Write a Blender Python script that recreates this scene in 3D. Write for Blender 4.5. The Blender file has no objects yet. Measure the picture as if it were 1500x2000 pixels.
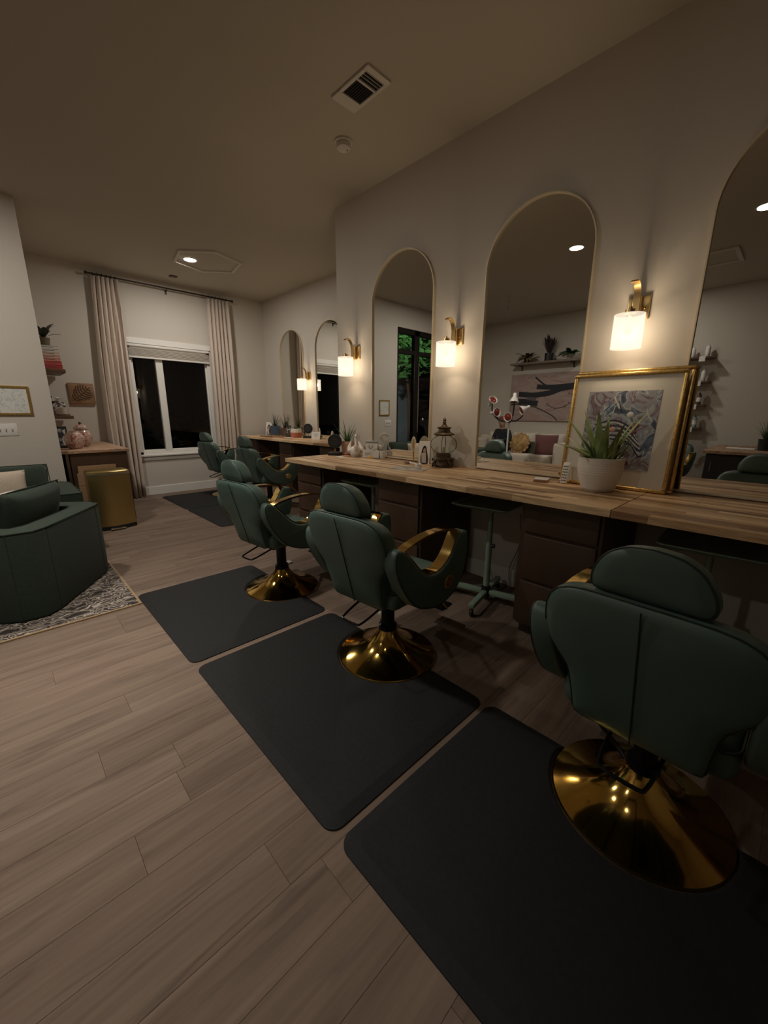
import bpy, bmesh, math, random
from mathutils import Vector, Matrix
random.seed(7)
PI = math.pi
S = bpy.context.scene
C = S.collection

# ------------------------------------------------------------------ camera
CAM = Vector((0, 0, 1.332))
pit, yaw, rol = math.radians(-14.012), math.radians(-44.088), math.radians(0.369)
F_ = Vector((-math.sin(yaw)*math.cos(pit), math.cos(yaw)*math.cos(pit), math.sin(pit)))
R_ = Vector((math.cos(yaw), math.sin(yaw), 0)); U_ = R_.cross(F_)
R2 = math.cos(rol)*R_ + math.sin(rol)*U_; U2 = -math.sin(rol)*R_ + math.cos(rol)*U_
cd = bpy.data.cameras.new('camera'); cam = bpy.data.objects.new('camera', cd); C.objects.link(cam)
cd.sensor_fit = 'HORIZONTAL'; cd.sensor_width = 36; cd.lens = 773.06/1500*36; cd.clip_start = .02; cd.clip_end = 200
M = Matrix((R2, U2, -F_)).transposed().to_4x4(); M.translation = CAM; cam.matrix_world = M
S.camera = cam
def in_view(p, m=60):
    v = Vector(p)-CAM; z = v.dot(F_)
    if z < .05: return 0
    x = 750+773.06*v.dot(R2)/z; y = 1000-773.06*v.dot(U2)/z
    return 1/z if (-m < x < 1500+m and -m < y < 2000+m) else 0

# ------------------------------------------------------------------ world, lights, exposure
W = bpy.data.worlds.new('night_sky'); S.world = W; W.use_nodes = True
W.node_tree.nodes['Background'].inputs[0].default_value = (.10, .13, .22, 1)
W.node_tree.nodes['Background'].inputs[1].default_value = .004
S.view_settings.view_transform = 'Standard'; S.view_settings.look = 'None'
S.view_settings.exposure = 0.0; S.view_settings.gamma = 1; S.view_settings.use_curve_mapping = False
SCONCE_W, SHADE_E, CAN_W, PORCH_W = 7.2, 1.2, 33.0, 900
WARM = (1, .79, .54); CANC = (1, .945, .86)

ZC = 3.281; XW = 2.77; XR = 3.888; YB = 3.58; YF = 7.26; YL = 5.53; XL = -3.0; YK = -2.4; XE = .485; CT = .902

# ------------------------------------------------------------------ materials
MATS = {}
def nt(name):
    m = bpy.data.materials.new(name); m.use_nodes = True
    return m, m.node_tree, m.node_tree.nodes['Principled BSDF']
def L(t, a, b): t.links.new(a, b)
def mat(name, col, rough=.5, metal=0., var=0., scale=20., bump=0., stretch=None, trans=0., sheen=0., emit=None, es=0., rnd=0., coat=0.):
    if name in MATS: return MATS[name]
    m, t, p = nt(name); N = t.nodes
    p.inputs['Base Color'].default_value = (*col, 1); p.inputs['Roughness'].default_value = rough; p.inputs['Metallic'].default_value = metal
    if trans: p.inputs['Transmission Weight'].default_value = trans
    if sheen: p.inputs['Sheen Weight'].default_value = sheen
    if coat: p.inputs['Coat Weight'].default_value = coat
    if emit: p.inputs['Emission Color'].default_value = (*emit, 1); p.inputs['Emission Strength'].default_value = es
    if var or bump:
        tc = N.new('ShaderNodeTexCoord'); mp = N.new('ShaderNodeMapping'); nz = N.new('ShaderNodeTexNoise')
        nz.inputs['Scale'].default_value = scale; nz.inputs['Detail'].default_value = 5
        if stretch: mp.inputs['Scale'].default_value = stretch
        L(t, tc.outputs['Object'], mp.inputs['Vector']); L(t, mp.outputs['Vector'], nz.inputs['Vector'])
        if var:
            rp = N.new('ShaderNodeValToRGB')
            a = [max(0, c*(1-var)) for c in col]; b = [min(1, c*(1+var)) for c in col]
            rp.color_ramp.elements[0].position = .3; rp.color_ramp.elements[1].position = .7
            rp.color_ramp.elements[0].color = (*a, 1); rp.color_ramp.elements[1].color = (*b, 1)
            L(t, nz.outputs['Fac'], rp.inputs['Fac']); out = rp.outputs['Color']
            if rnd:
                oi = N.new('ShaderNodeObjectInfo'); mr = N.new('ShaderNodeMapRange'); hs = N.new('ShaderNodeHueSaturation')
                mr.inputs['To Min'].default_value = 1-rnd; mr.inputs['To Max'].default_value = 1+rnd
                L(t, oi.outputs['Random'], mr.inputs['Value']); L(t, mr.outputs['Result'], hs.inputs['Value']); L(t, out, hs.inputs['Color']); out = hs.outputs['Color']
            L(t, out, p.inputs['Base Color'])
        if bump:
            bp = N.new('ShaderNodeBump'); bp.inputs['Strength'].default_value = bump; bp.inputs['Distance'].default_value = .004
            L(t, nz.outputs['Fac'], bp.inputs['Height']); L(t, bp.outputs['Normal'], p.inputs['Normal'])
    MATS[name] = m; return m

def wood(name, dark, light, sx, sy, rnd=.15, rough=.45, across='Y', grain=1.0, knots=0.):
    """board grain that runs along X (local), shifted per object"""
    if name in MATS: return MATS[name]
    m, t, p = nt(name); N = t.nodes
    tc = N.new('ShaderNodeTexCoord'); oi = N.new('ShaderNodeObjectInfo'); ad = N.new('ShaderNodeVectorMath'); sc = N.new('ShaderNodeVectorMath'); mp = N.new('ShaderNodeMapping')
    cmb = N.new('ShaderNodeCombineXYZ'); L(t, oi.outputs['Random'], cmb.inputs[0]); L(t, oi.outputs['Random'], cmb.inputs[1]); L(t, oi.outputs['Random'], cmb.inputs[2])
    sc.operation = 'SCALE'; sc.inputs['Scale'].default_value = 37.; L(t, cmb.outputs[0], sc.inputs[0])
    L(t, tc.outputs['Object'], ad.inputs[0]); L(t, sc.outputs[0], ad.inputs[1]); L(t, ad.outputs[0], mp.inputs['Vector'])
    mp.inputs['Scale'].default_value = (sx, sy, sy)
    n1 = N.new('ShaderNodeTexNoise'); n1.inputs['Scale'].default_value = 1; n1.inputs['Detail'].default_value = 8; n1.inputs['Roughness'].default_value = .65; n1.inputs['Distortion'].default_value = .6
    L(t, mp.outputs[0], n1.inputs['Vector'])
    n2 = N.new('ShaderNodeTexNoise'); n2.inputs['Scale'].default_value = .35; n2.inputs['Detail'].default_value = 3; n2.inputs['Distortion'].default_value = 1.5
    L(t, mp.outputs[0], n2.inputs['Vector'])
    wv = N.new('ShaderNodeTexWave'); wv.wave_type = 'BANDS'; wv.bands_direction = across; wv.inputs['Scale'].default_value = .9; wv.inputs['Distortion'].default_value = 9; wv.inputs['Detail'].default_value = 3; wv.inputs['Detail Scale'].default_value = .8
    L(t, mp.outputs[0], wv.inputs['Vector'])
    mx = N.new('ShaderNodeMix'); mx.data_type = 'FLOAT'; mx.inputs['Factor'].default_value = .35*grain; L(t, n1.outputs['Fac'], mx.inputs['A']); L(t, wv.outputs['Fac'], mx.inputs['B'])
    m2 = N.new('ShaderNodeMix'); m2.data_type = 'FLOAT'; m2.inputs['Factor'].default_value = .4; L(t, mx.outputs['Result'], m2.inputs['A']); L(t, n2.outputs['Fac'], m2.inputs['B'])
    rp = N.new('ShaderNodeValToRGB'); rp.color_ramp.elements[0].position = .30; rp.color_ramp.elements[1].position = .66
    rp.color_ramp.elements[0].color = (*dark, 1); rp.color_ramp.elements[1].color = (*light, 1); L(t, m2.outputs['Result'], rp.inputs['Fac'])
    mr = N.new('ShaderNodeMapRange'); mr.inputs['To Min'].default_value = 1-rnd; mr.inputs['To Max'].default_value = 1+rnd; L(t, oi.outputs['Random'], mr.inputs['Value'])
    hs = N.new('ShaderNodeHueSaturation'); L(t, mr.outputs['Result'], hs.inputs['Value']); L(t, rp.outputs['Color'], hs.inputs['Color'])
    outc = hs.outputs['Color']
    if knots:
        n3 = N.new('ShaderNodeTexNoise'); n3.inputs['Scale'].default_value = 1.4; n3.inputs['Detail'].default_value = 4; n3.inputs['Distortion'].default_value = .8; mp3 = N.new('ShaderNodeMapping'); mp3.inputs['Location'].default_value = (5, 3, 1); mp3.inputs['Scale'].default_value = (sx*1.6, sy*1.1, sy); L(t, ad.outputs[0], mp3.inputs[0]); L(t, mp3.outputs[0], n3.inputs['Vector'])
        r3 = N.new('ShaderNodeValToRGB'); r3.color_ramp.elements[0].position = .56; r3.color_ramp.elements[1].position = .74; r3.color_ramp.elements[0].color = (1, 1, 1, 1); r3.color_ramp.elements[1].color = (1-knots,)*3+(1,); L(t, n3.outputs['Fac'], r3.inputs[0])
        mu = N.new('ShaderNodeMix'); mu.data_type = 'RGBA'; mu.blend_type = 'MULTIPLY'; mu.inputs['Factor'].default_value = 1; L(t, outc, mu.inputs['A']); L(t, r3.outputs[0], mu.inputs['B']); outc = mu.outputs['Result']
    L(t, outc, p.inputs['Base Color']); p.inputs['Roughness'].default_value = rough
    bp = N.new('ShaderNodeBump'); bp.inputs['Strength'].default_value = .12; bp.inputs['Distance'].default_value = .002
    L(t, m2.outputs['Result'], bp.inputs['Height']); L(t, bp.outputs['Normal'], p.inputs['Normal'])
    MATS[name] = m; return m

PAINT = mat('wall_paint', (.60, .545, .475), .75, bump=.15, scale=220)
CEILM = mat('ceiling_paint', (.49, .44, .36), .85, bump=.15, scale=160)
TRIM = mat('white_trim', (.78, .75, .70), .45)
PLANK = wood('oak_vinyl_plank', (.128, .085, .061), (.252, .181, .135), 1.1, 15, .08, .78, grain=.15, knots=.34); PLANK.node_tree.nodes['Principled BSDF'].inputs['Specular IOR Level'].default_value = .25
GROUT = mat('floor_joint', (.045, .032, .024), .8)
MATB = mat('black_rubber_mat', (.016, .0155, .0155), .75, var=.15, scale=60, bump=.1); MATB.node_tree.nodes['Principled BSDF'].inputs['Specular IOR Level'].default_value = .25
LEATH = mat('green_leather', (.070, .116, .094), .48, var=.10, scale=6, bump=.05)
LEATHD = mat('green_leather_seam', (.018, .028, .023), .5)
GOLD = mat('polished_gold', (.83, .58, .20), .10, 1.)
GOLDB = mat('dark_gold_base', (.62, .40, .10), .10, 1.)
BRASS = mat('brushed_brass', (.72, .50, .22), .28, 1.)
BLACK = mat('black_gloss_metal', (.008, .008, .009), .25, .3)
BLKP = mat('black_plastic', (.012, .012, .013), .45)
CHROME = mat('chrome', (.75, .73, .70), .12, 1.)
ESPR = mat('espresso_cabinet', (.068, .038, .023), .42, var=.2, scale=8, stretch=(1, 1, .15))
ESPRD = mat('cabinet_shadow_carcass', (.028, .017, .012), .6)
STAVE = [wood('acacia_%s' % k, d, l, 6, 60, .16, .38, grain=.6) for k, d, l in (('tan', (.36, .205, .095), (.66, .43, .24)), ('honey', (.52, .33, .17), (.88, .64, .39)), ('brown', (.18, .092, .042), (.42, .24, .12)))]
CURT = mat('linen_curtain', (.60, .50, .42), .9, var=.08, scale=90, bump=.1, sheen=.2)
WHITEC = mat('white_ceramic', (.78, .74, .69), .35)
CREAMC = mat('ribbed_cream_ceramic', (.72, .66, .58), .6)
TERRA = mat('terracotta_glaze', (.50, .16, .10), .5)
PINKC = mat('pink_clay', (.62, .38, .29), .6)
BLUEC = mat('slate_blue_ceramic', (.055, .085, .125), .45)
SOIL = mat('soil', (.03, .02, .014), .95)
ALOE = mat('aloe_green', (.21, .28, .10), .45, var=.35, scale=9)
LEAFG = mat('leaf_green', (.05, .12, .035), .45, var=.3, scale=12)
LEAFD = mat('leaf_dark', (.022, .045, .022), .45, var=.3, scale=12)
LEAFP = mat('leaf_purple', (.05, .03, .035), .45, var=.3, scale=12)
LEAFY = mat('leaf_variegated', (.16, .13, .06), .5, var=.4, scale=20)
SAGE = mat('sage_green_metal', (.26, .35, .27), .4)
GFAB = mat('green_boucle', (.020, .034, .021), .95, var=.25, scale=120, bump=.35, sheen=.08)
GPIPE = mat('green_piping', (.014, .025, .016), .95)
BEIGE = mat('beige_linen', (.52, .42, .33), .95, var=.1, scale=90, bump=.2, sheen=.2)
CREAM = mat('cream_upholstery', (.66, .58, .48), .9, var=.06, scale=70, bump=.15, sheen=.2)
BURG = mat('burgundy_velvet', (.16, .055, .05), .85, sheen=.4)
MUST = mat('mustard_fur', (.42, .25, .10), .95, var=.5, scale=14, bump=.5)
OLIVE = mat('olive_velvet', (.05, .055, .025), .9, sheen=.3)
CARDB = mat('cardboard', (.36, .22, .12), .85, var=.08, scale=30)
PAPER = mat('white_paper', (.80, .77, .72), .7)
CANGOLD = mat('brushed_gold_steel', (.60, .46, .20), .33, 1., bump=.15, scale=40, stretch=(30, 30, .3))
BRONZE = mat('aged_bronze', (.10, .062, .036), .55, .6, var=.5, scale=30, bump=.3)
GILT = mat('gilt_frame', (.62, .40, .13), .32, .85, var=.25, scale=60)
MATTE = mat('cream_mount_board', (.70, .65, .56), .8)
INK = mat('black_ink', (.012, .012, .014), .7)
SKIN = mat('skin', (.50, .29, .20), .55)
DKFAB = mat('navy_knit', (.012, .014, .020), .9, sheen=.2)
RED = mat('red_knit', (.20, .03, .025), .9)
DKWOOD = wood('dark_walnut', (.055, .026, .014), (.14, .072, .040), 4, 40, .1, .45)
ASH = wood('grey_ash_shelf', (.12, .085, .06), (.24, .18, .135), 4, 40, .05, .5)
CARVE = wood('carved_teak', (.20, .105, .05), (.36, .20, .10), 5, 30, .05, .55)
CARVED = mat('carved_recess', (.085, .040, .018), .7)

def glass(name, col=(1, 1, 1), rough=0., mixf=.0):
    m, t, p = nt(name); N = t.nodes
    tr = N.new('ShaderNodeBsdfTransparent'); gl = N.new('ShaderNodeBsdfGlossy'); fr = N.new('ShaderNodeFresnel'); mx = N.new('ShaderNodeMixShader'); fr.inputs['IOR'].default_value = 1.5
    tr.inputs['Color'].default_value = (*col, 1); gl.inputs['Roughness'].default_value = rough
    gm = N.new('ShaderNodeNewGeometry'); sb = N.new('ShaderNodeMath'); sb.operation = 'SUBTRACT'; sb.inputs[0].default_value = 1; L(t, gm.outputs['Backfacing'], sb.inputs[1]); ml = N.new('ShaderNodeMath'); ml.operation = 'MULTIPLY'; L(t, fr.outputs[0], ml.inputs[0]); L(t, sb.outputs[0], ml.inputs[1])
    L(t, ml.outputs[0], mx.inputs[0]); L(t, tr.outputs[0], mx.inputs[1]); L(t, gl.outputs[0], mx.inputs[2]); L(t, mx.outputs[0], N['Material Output'].inputs['Surface'])
    return m
GLASS = glass('clear_glass', (.93, .95, .94)); PANE = glass('window_glass', (.55, .60, .60))
def mirror_mat():
    m, t, p = nt('mirror_silver'); g = t.nodes.new('ShaderNodeBsdfGlossy'); g.inputs['Color'].default_value = (.80, .80, .77, 1); g.inputs['Roughness'].default_value = 0
    L(t, g.outputs[0], t.nodes['Material Output'].inputs['Surface']); return m
MIRR = mirror_mat()
def emis(name, col, s):
    m, t, p = nt(name); e = t.nodes.new('ShaderNodeEmission'); e.inputs[0].default_value = (*col, 1); e.inputs[1].default_value = s
    L(t, e.outputs[0], t.nodes['Material Output'].inputs['Surface']); return m
def shade_mat():
    m, t, p = nt('sheer_white_shade'); N = t.nodes; p.inputs['Base Color'].default_value = (.03, .028, .025, 1); p.inputs['Emission Color'].default_value = (1, .87, .69, 1); p.inputs['Emission Strength'].default_value = SHADE_E
    tr = N.new('ShaderNodeBsdfTransparent'); mx = N.new('ShaderNodeMixShader'); mx.inputs[0].default_value = .62; L(t, p.outputs[0], mx.inputs[1]); L(t, tr.outputs[0], mx.inputs[2]); L(t, mx.outputs[0], N['Material Output'].inputs['Surface']); return m
SHADE = shade_mat()
CANE = emis('recessed_lamp_glow', (1, .90, .74), 16.)

# ------------------------------------------------------------------ mesh helpers
class B:
    def __init__(s): s.bm = bmesh.new(); s.mi = 0
    def poly(s, pts): return [s.bm.verts.new(p) for p in pts]
    def face(s, vs):
        try: f = s.bm.faces.new(vs); f.material_index = s.mi; return f
        except ValueError: return None
    def box(s, lo, hi, r=0., seg=2, m=None):
        b = bmesh.new(); bmesh.ops.create_cube(b, size=1)
        c = [(lo[i]+hi[i])/2 for i in range(3)]; d = [hi[i]-lo[i] for i in range(3)]
        for v in b.verts: v.co = Vector((c[0]+v.co.x*d[0], c[1]+v.co.y*d[1], c[2]+v.co.z*d[2]))
        if r: bmesh.ops.bevel(b, geom=b.edges[:], offset=min(r, min(abs(x) for x in d)*.49), segments=seg, affect='EDGES', profile=.5)
        return s.add(b, m)
    def add(s, b, m=None):
        mp = {}
        for v in b.verts: mp[v] = s.bm.verts.new(m @ v.co if m else v.co)
        for f in b.faces:
            g = s.face([mp[v] for v in f.verts])
        b.free(); return s
    def ring_loft(s, rings, cap=True, close=False):
        R = [s.poly(r) for r in rings]; n = len(R[0]); k = len(R)
        for i in range(k if close else k-1):
            a, b = R[i], R[(i+1) % k]
            for j in range(n): s.face([a[j], a[(j+1) % n], b[(j+1) % n], b[j]])
        if cap and not close: s.face(R[0][::-1]); s.face(R[-1])
        return s
    def lathe(s, prof, n=24, c=(0, 0, 0), sx=1, sy=1, m=None):
        rings = []
        for r, z in prof:
            q = []
            for j in range(n):
                a = 2*PI*j/n; p = Vector((c[0]+max(r, 1e-4)*sx*math.cos(a), c[1]+max(r, 1e-4)*sy*math.sin(a), c[2]+z)); q.append(m @ p if m else p)
            rings.append(q)
        R = [s.poly(r) for r in rings]
        for a, b in zip(R, R[1:]):
            for j in range(n): s.face([a[j], a[(j+1) % n], b[(j+1) % n], b[j]])
        if prof[0][0] < 1e-3: s.face(R[0][::-1])
        if prof[-1][0] < 1e-3: s.face(R[-1])
        return s
    def tube(s, path, r, n=8, close=False, flat=None):
        P = [Vector(p) for p in path]; k = len(P); rings = []; prev = None
        for i, p in enumerate(P):
            if close: t = (P[(i+1) % k]-P[i-1]).normalized()
            else: t = (P[min(i+1, k-1)]-P[max(i-1, 0)]).normalized()
            if prev is None:
                u = t.orthogonal().normalized() if flat is None else (Vector(flat)-t*Vector(flat).dot(t)).normalized()
            else:
                u = (prev-t*prev.dot(t)); u = u.normalized() if u.length > 1e-6 else t.orthogonal().normalized()
            prev = u; w = t.cross(u); rr = r[i] if isinstance(r, list) else r
            a_, b_ = rr if isinstance(rr, tuple) else (rr, rr)
            rings.append([p+u*a_*math.cos(2*PI*j/n+(PI/n if n == 4 else 0))*(1.414 if n == 4 else 1)+w*b_*math.sin(2*PI*j/n+(PI/n if n == 4 else 0))*(1.414 if n == 4 else 1) for j in range(n)])
        return s.ring_loft(rings, close=close)
    def cyl(s, a, b, r, r2=None, n=16):
        return s.tube([a, b], [r, r if r2 is None else r2], n)
    def prism(s, pts, f, d0, d1, r=0., seg=2):
        """pts: 2d outline; f(u,v,d) -> 3d; extruded d0..d1 with rounded rims of radius r"""
        n = len(pts); A = sum(pts[i][0]*pts[(i+1) % n][1]-pts[(i+1) % n][0]*pts[i][1] for i in range(n))
        nr = []
        for i in range(n):
            a, b, c = Vector(pts[i-1]), Vector(pts[i]), Vector(pts[(i+1) % n])
            e1, e2 = (b-a).normalized(), (c-b).normalized(); n1, n2 = Vector((e1.y, -e1.x)), Vector((e2.y, -e2.x))
            v = (n1+n2); v = v/max(.35, v.length_squared/2) if v.length > 1e-6 else n1
            nr.append(v*(1 if A > 0 else -1))
        rings = []
        def ring(ins, d): return [f(pts[i][0]-nr[i].x*ins, pts[i][1]-nr[i].y*ins, d) for i in range(n)]
        sg = 1 if d1 > d0 else -1
        if r:
            for k in range(seg+1):
                a = PI/2*k/seg; rings.append(ring(r*(1-math.sin(a)), d0+sg*r*(1-math.cos(a))))
            for k in range(seg+1):
                a = PI/2*k/seg; rings.append(ring(r*(1-math.cos(a)), d1-sg*r*(1-math.sin(a))))
        else: rings = [ring(0, d0), ring(0, d1)]
        return s.ring_loft(rings)
def o_(name, b, m, parent=None, sm=True, loc=None, ang=40):
    bm = b.bm if isinstance(b, B) else b
    bmesh.ops.recalc_face_normals(bm, faces=bm.faces[:])
    me = bpy.data.meshes.new(name); bm.to_mesh(me); bm.free()
    for x in (m if isinstance(m, (list, tuple)) else [m]): me.materials.append(x)
    if sm: me.shade_smooth(); me.set_sharp_from_angle(angle=math.radians(ang))
    o = bpy.data.objects.new(name, me); C.objects.link(o)
    if parent: o.parent = parent
    if loc: o.location = loc
    return o
def tag(o, label, cat, group=None):
    o['label'] = label; o['category'] = cat
    if group: o['group'] = group
    return o
def thing(name, label, cat, loc=(0, 0, 0), rz=0., group=None, kind=None):
    o = bpy.data.objects.new(name, None); C.objects.link(o); o.location = loc; o.rotation_euler = (0, 0, rz); o.empty_display_size = .1
    if kind: o['kind'] = kind
    else: tag(o, label, cat, group)
    return o
def struct(name, b, m, parent=None, **k):
    o = o_(name, b, m, parent, **k)
    if not parent: o['kind'] = 'structure'
    return o
def dup(root, loc, rz, label, group=None):
    r = root.copy(); C.objects.link(r); r.location = loc; r.rotation_euler = (0, 0, rz); r['label'] = label
    if group: r['group'] = group
    for ch in list(root.children):
        c = ch.copy(); C.objects.link(c); c.parent = r
        for g in list(ch.children):
            d = g.copy(); C.objects.link(d); d.parent = c
    return r
def rbox(lo, hi, r=.004, seg=2): return B().box(lo, hi, r, seg)
def arc(cx, cy, r, a0, a1, n): return [(cx+r*math.cos(a0+(a1-a0)*i/n), cy+r*math.sin(a0+(a1-a0)*i/n)) for i in range(n+1)]
def rrect(x0, y0, x1, y1, r, n=5):
    return arc(x1-r, y1-r, r, 0, PI/2, n)+arc(x0+r, y1-r, r, PI/2, PI, n)+arc(x0+r, y0+r, r, PI, 1.5*PI, n)+arc(x1-r, y0+r, r, 1.5*PI, 2*PI, n)
def smooth(pts, n=4, close=False):
    P = [Vector(p) for p in pts]; k = len(P); out = []
    for i in range(k if close else k-1):
        a, b, c, d = (P[(i-1) % k], P[i], P[(i+1) % k], P[(i+2) % k]) if close else (P[max(i-1, 0)], P[i], P[i+1], P[min(i+2, k-1)])
        for j in range(n):
            t = j/n; out.append(.5*((2*b)+(c-a)*t+(2*a-5*b+4*c-d)*t*t+(3*b-a-3*c+d)*t**3))
    if not close: out.append(P[-1])
    return [tuple(p) for p in out]
def pillow(w, h, d, n=14, pw=2.6, crown=.0):
    b = B(); G = {}
    for sgn in (1, -1):
        for i in range(n+1):
            for j in range(n+1):
                u, v = i/n*2-1, j/n*2-1
                edge = i in (0, n) or j in (0, n)
                if edge and (i, j, 1) in G: G[i, j, sgn] = G[i, j, 1]; continue
                th = (max(0, 1-abs(u)**pw)*max(0, 1-abs(v)**pw))**.5
                k = 1-.06*(1-abs(u)**2)*(abs(v)**4)-.06*(1-abs(v)**2)*(abs(u)**4)
                G[i, j, sgn] = b.bm.verts.new((u*w/2*(1-.05*(1-abs(u))*0)*(1-.05*(1-v*v)*abs(u)**6), sgn*d/2*th, v*h/2*(1-.05*(1-u*u)*abs(v)**6)))
    for sgn in (1, -1):
        for i in range(n):
            for j in range(n):
                q = [G[i, j, sgn], G[i+1, j, sgn], G[i+1, j+1, sgn], G[i, j+1, sgn]]
                b.face(q if sgn > 0 else q[::-1])
    return b
def leaf_blade(b, base, az, lean, ln, w, th=.25, curl=.4, seg=7, shape='aloe'):
    """a curved tapering leaf starting at base; lean = angle from vertical at start"""
    p = Vector(base); a = lean; d = Vector((math.cos(az), math.sin(az), 0)); sd = Vector((-math.sin(az), math.cos(az), 0)); rings = []
    for i in range(seg+1):
        t = i/seg; up = Vector((0, 0, 1)); dr = d*math.sin(a)+up*math.cos(a); nn = d*math.cos(a)-up*math.sin(a)
        ww = w*((1-t)**.8*(1 if t > .08 else .85)+.02) if shape == 'aloe' else w*(math.sin(PI*min(1, max(.02, t)))**.75+.03)
        rings.append([p+sd*ww/2, p-nn*(-ww*th*.25), p-sd*ww/2, p+nn*(-ww*th)])
        p = p+dr*(ln/seg); a += curl/seg
    b.ring_loft(rings)
def T3(loc, rx=0, ry=0, rz=0): return Matrix.Translation(loc) @ Matrix.Rotation(rz, 4, 'Z') @ Matrix.Rotation(ry, 4, 'Y') @ Matrix.Rotation(rx, 4, 'X')

# ================================================================== STRUCTURE
def wall(name, lo, hi, m=PAINT): return struct(name, B().box(lo, hi), m, sm=False)
wall('wall_right', (XW, YK, 0), (XW+.15, YB, ZC))
wall('wall_recess', (XR, YB-.15, 0), (XR+.15, YF+.15, ZC))
wall('wall_return', (XW+.15, YB-.15, 0), (XR, YB, ZC))
wall('wall_left', (XL-.15, YK, 0), (XL, YL, ZC))
wall('wall_back', (XL-.15, YK-.15, 0), (XW+.15, YK, ZC))
wall('wall_alcove', (XE-.15, YL+.15, 0), (XE, YF, ZC))
# window wall (opening x 1.63..2.84, z .68..2.31)
WX0, WX1, WZ0, WZ1 = 1.62, 2.85, .66, 2.32
b = B(); b.box((XE-.15, YF, 0), (WX0, YF+.15, ZC)); b.box((WX1, YF, 0), (XR, YF+.15, ZC)); b.box((WX0, YF, 0), (WX1, YF+.15, WZ0)); b.box((WX0, YF, WZ1), (WX1, YF+.15, ZC))
struct('wall_far', b, PAINT, sm=False)
# door wall (opening x -1.72..-.15, z 0..2.89)
b = B(); b.box((-.15, YL, 0), (XE, YL+.15, ZC)); b.box((XL, YL, 0), (-1.72, YL+.15, ZC)); b.box((-1.72, YL, 2.89), (-.15, YL+.15, ZC))
struct('wall_front', b, PAINT, sm=False)
b = B(); b.box((XL-.15, YK-.15, ZC), (XR+.15, YF+.15, ZC+.12)); struct('ceiling', b, CEILM, sm=False)
# floor: slab + planks
fl = B().box((XL-.15, YK-.15, -.08), (XR+.15, YF+.15, -.006)); fl = struct('floor', fl, GROUT, sm=False)
PWD = .157; row = 0; y = YK-.1; spots = []
while y < YF:
    x = XL-.2-random.random()*1.2; ln = 1.22
    while x < XR:
        x0, x1 = max(x, XL-.05), min(x+ln, XR if y > YB-.2 else XW+.1)
        if x1-x0 > .05: spots.append((x0, x1, y))
        x += ln
    y += PWD; row += 1
sc = []
for x0, x1, y in spots:
    vis = sum(in_view((x0+(x1-x0)*k/6, y+PWD*j/2, 0), 10) for k in range(7) for j in range(3))
    if y > YL and x1 < XE: vis = 0
    sc.append((vis, x0, x1, y))
sc.sort(key=lambda q: -q[0])
pm = {}; rest = B()
for i, (v, x0, x1, y) in enumerate(sc):
    if v > 0 and i < 300:
        ln = round(x1-x0, 3)
        if ln not in pm:
            bb = B().box((-ln/2+.0004, -PWD/2+.0003, -.006), (ln/2-.0004, PWD/2-.0003, 0), .0006, 1); pm[ln] = o_('plank', bb, PLANK, fl, sm=False); p = pm[ln]
        else: p = pm[ln].copy(); C.objects.link(p)
        p.location = ((x0+x1)/2, y+PWD/2, 0)
    else: rest.box((x0+.0007, y+.0007, -.006), (x1-.0007, y+PWD-.0007, 0))
ro = o_('planks_out_of_view', rest, PLANK, fl, sm=False); ro['kind'] = 'stuff'

def baseboard(name, lo, hi): struct(name, B().box(lo, hi, .004, 1), TRIM)
baseboard('baseboard_far', (XE, YF-.018, 0), (XR, YF, .139))
baseboard('baseboard_right', (XW-.016, YK, 0), (XW, YB, .139))
baseboard('baseboard_recess', (XR-.016, YB, 0), (XR, YF-.02, .139))
baseboard('baseboard_front', (-.09, YL-.016, 0), (XE, YL, .139))
baseboard('baseboard_left', (XL, YK, 0), (XL+.016, YL-.02, .139))
baseboard('baseboard_return', (XW, YB, 0), (XR-.02, YB+.016, .139))

# window_1
w = thing('window_1', '', '', (0, 0, 0), kind='structure')
y0, y1 = YF-.02, YF+.10
def wp(name, lo, hi, m=TRIM, r=.004): return o_(name, rbox(lo, hi, r, 1), m, w)
wp('jamb', (WX0, YF+.0, WZ0), (WX0+.05, y1, WZ1)); wp('jamb', (WX1-.05, YF, WZ0), (WX1, y1, WZ1))
wp('window_head', (WX0, YF-.0, 2.23), (WX1, y1, WZ1)); wp('window_frame_bottom', (WX0, YF, WZ0), (WX1, y1, .705))
wp('mullion', (2.005, YF+.005, .705), (2.105, y1, 2.23))
wp('sash_rail', (WX0+.05, YF+.03, .705), (2.005, y1-.02, .735)); wp('sash_rail', (2.105, YF+.03, .705), (WX1-.05, y1-.02, .735))
wp('sash_stile', (WX0+.05, YF+.03, .735), (WX0+.075, y1-.02, 2.23)); wp('sash_stile', (WX1-.075, YF+.03, .735), (WX1-.05, y1-.02, 2.23))
wp('pane', (WX0+.07, YF+.05, .73), (2.01, YF+.056, 2.24), PANE, 0); wp('pane', (2.10, YF+.05, .73), (WX1-.07, YF+.056, 2.24), PANE, 0)
wp('window_casing', (WX0-.06, YF-.022, 2.335), (WX1+.06, YF, 2.42), r=.006)
wp('window_sill', (WX0-.05, YF-.05, .628), (WX1+.05, YF+.01, .662), r=.008); wp('sill_apron', (WX0-.03, YF-.018, .565), (WX1+.03, YF, .628))
bl = thing('window_blind', 'raised cream slat blind bunched at the top of the window', 'blind', (2.235, YF-.012, 2.14))
o_('headrail', rbox((-.60, -.03, .155), (.60, .03, .185), .004), TRIM, bl)
for k in range(9): o_('slat', rbox((-.595, -.028, .012+k*.0135), (.595, .028, .0205+k*.0135), .003, 1), mat('blind_slat', (.66, .60, .52), .6), bl)
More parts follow.
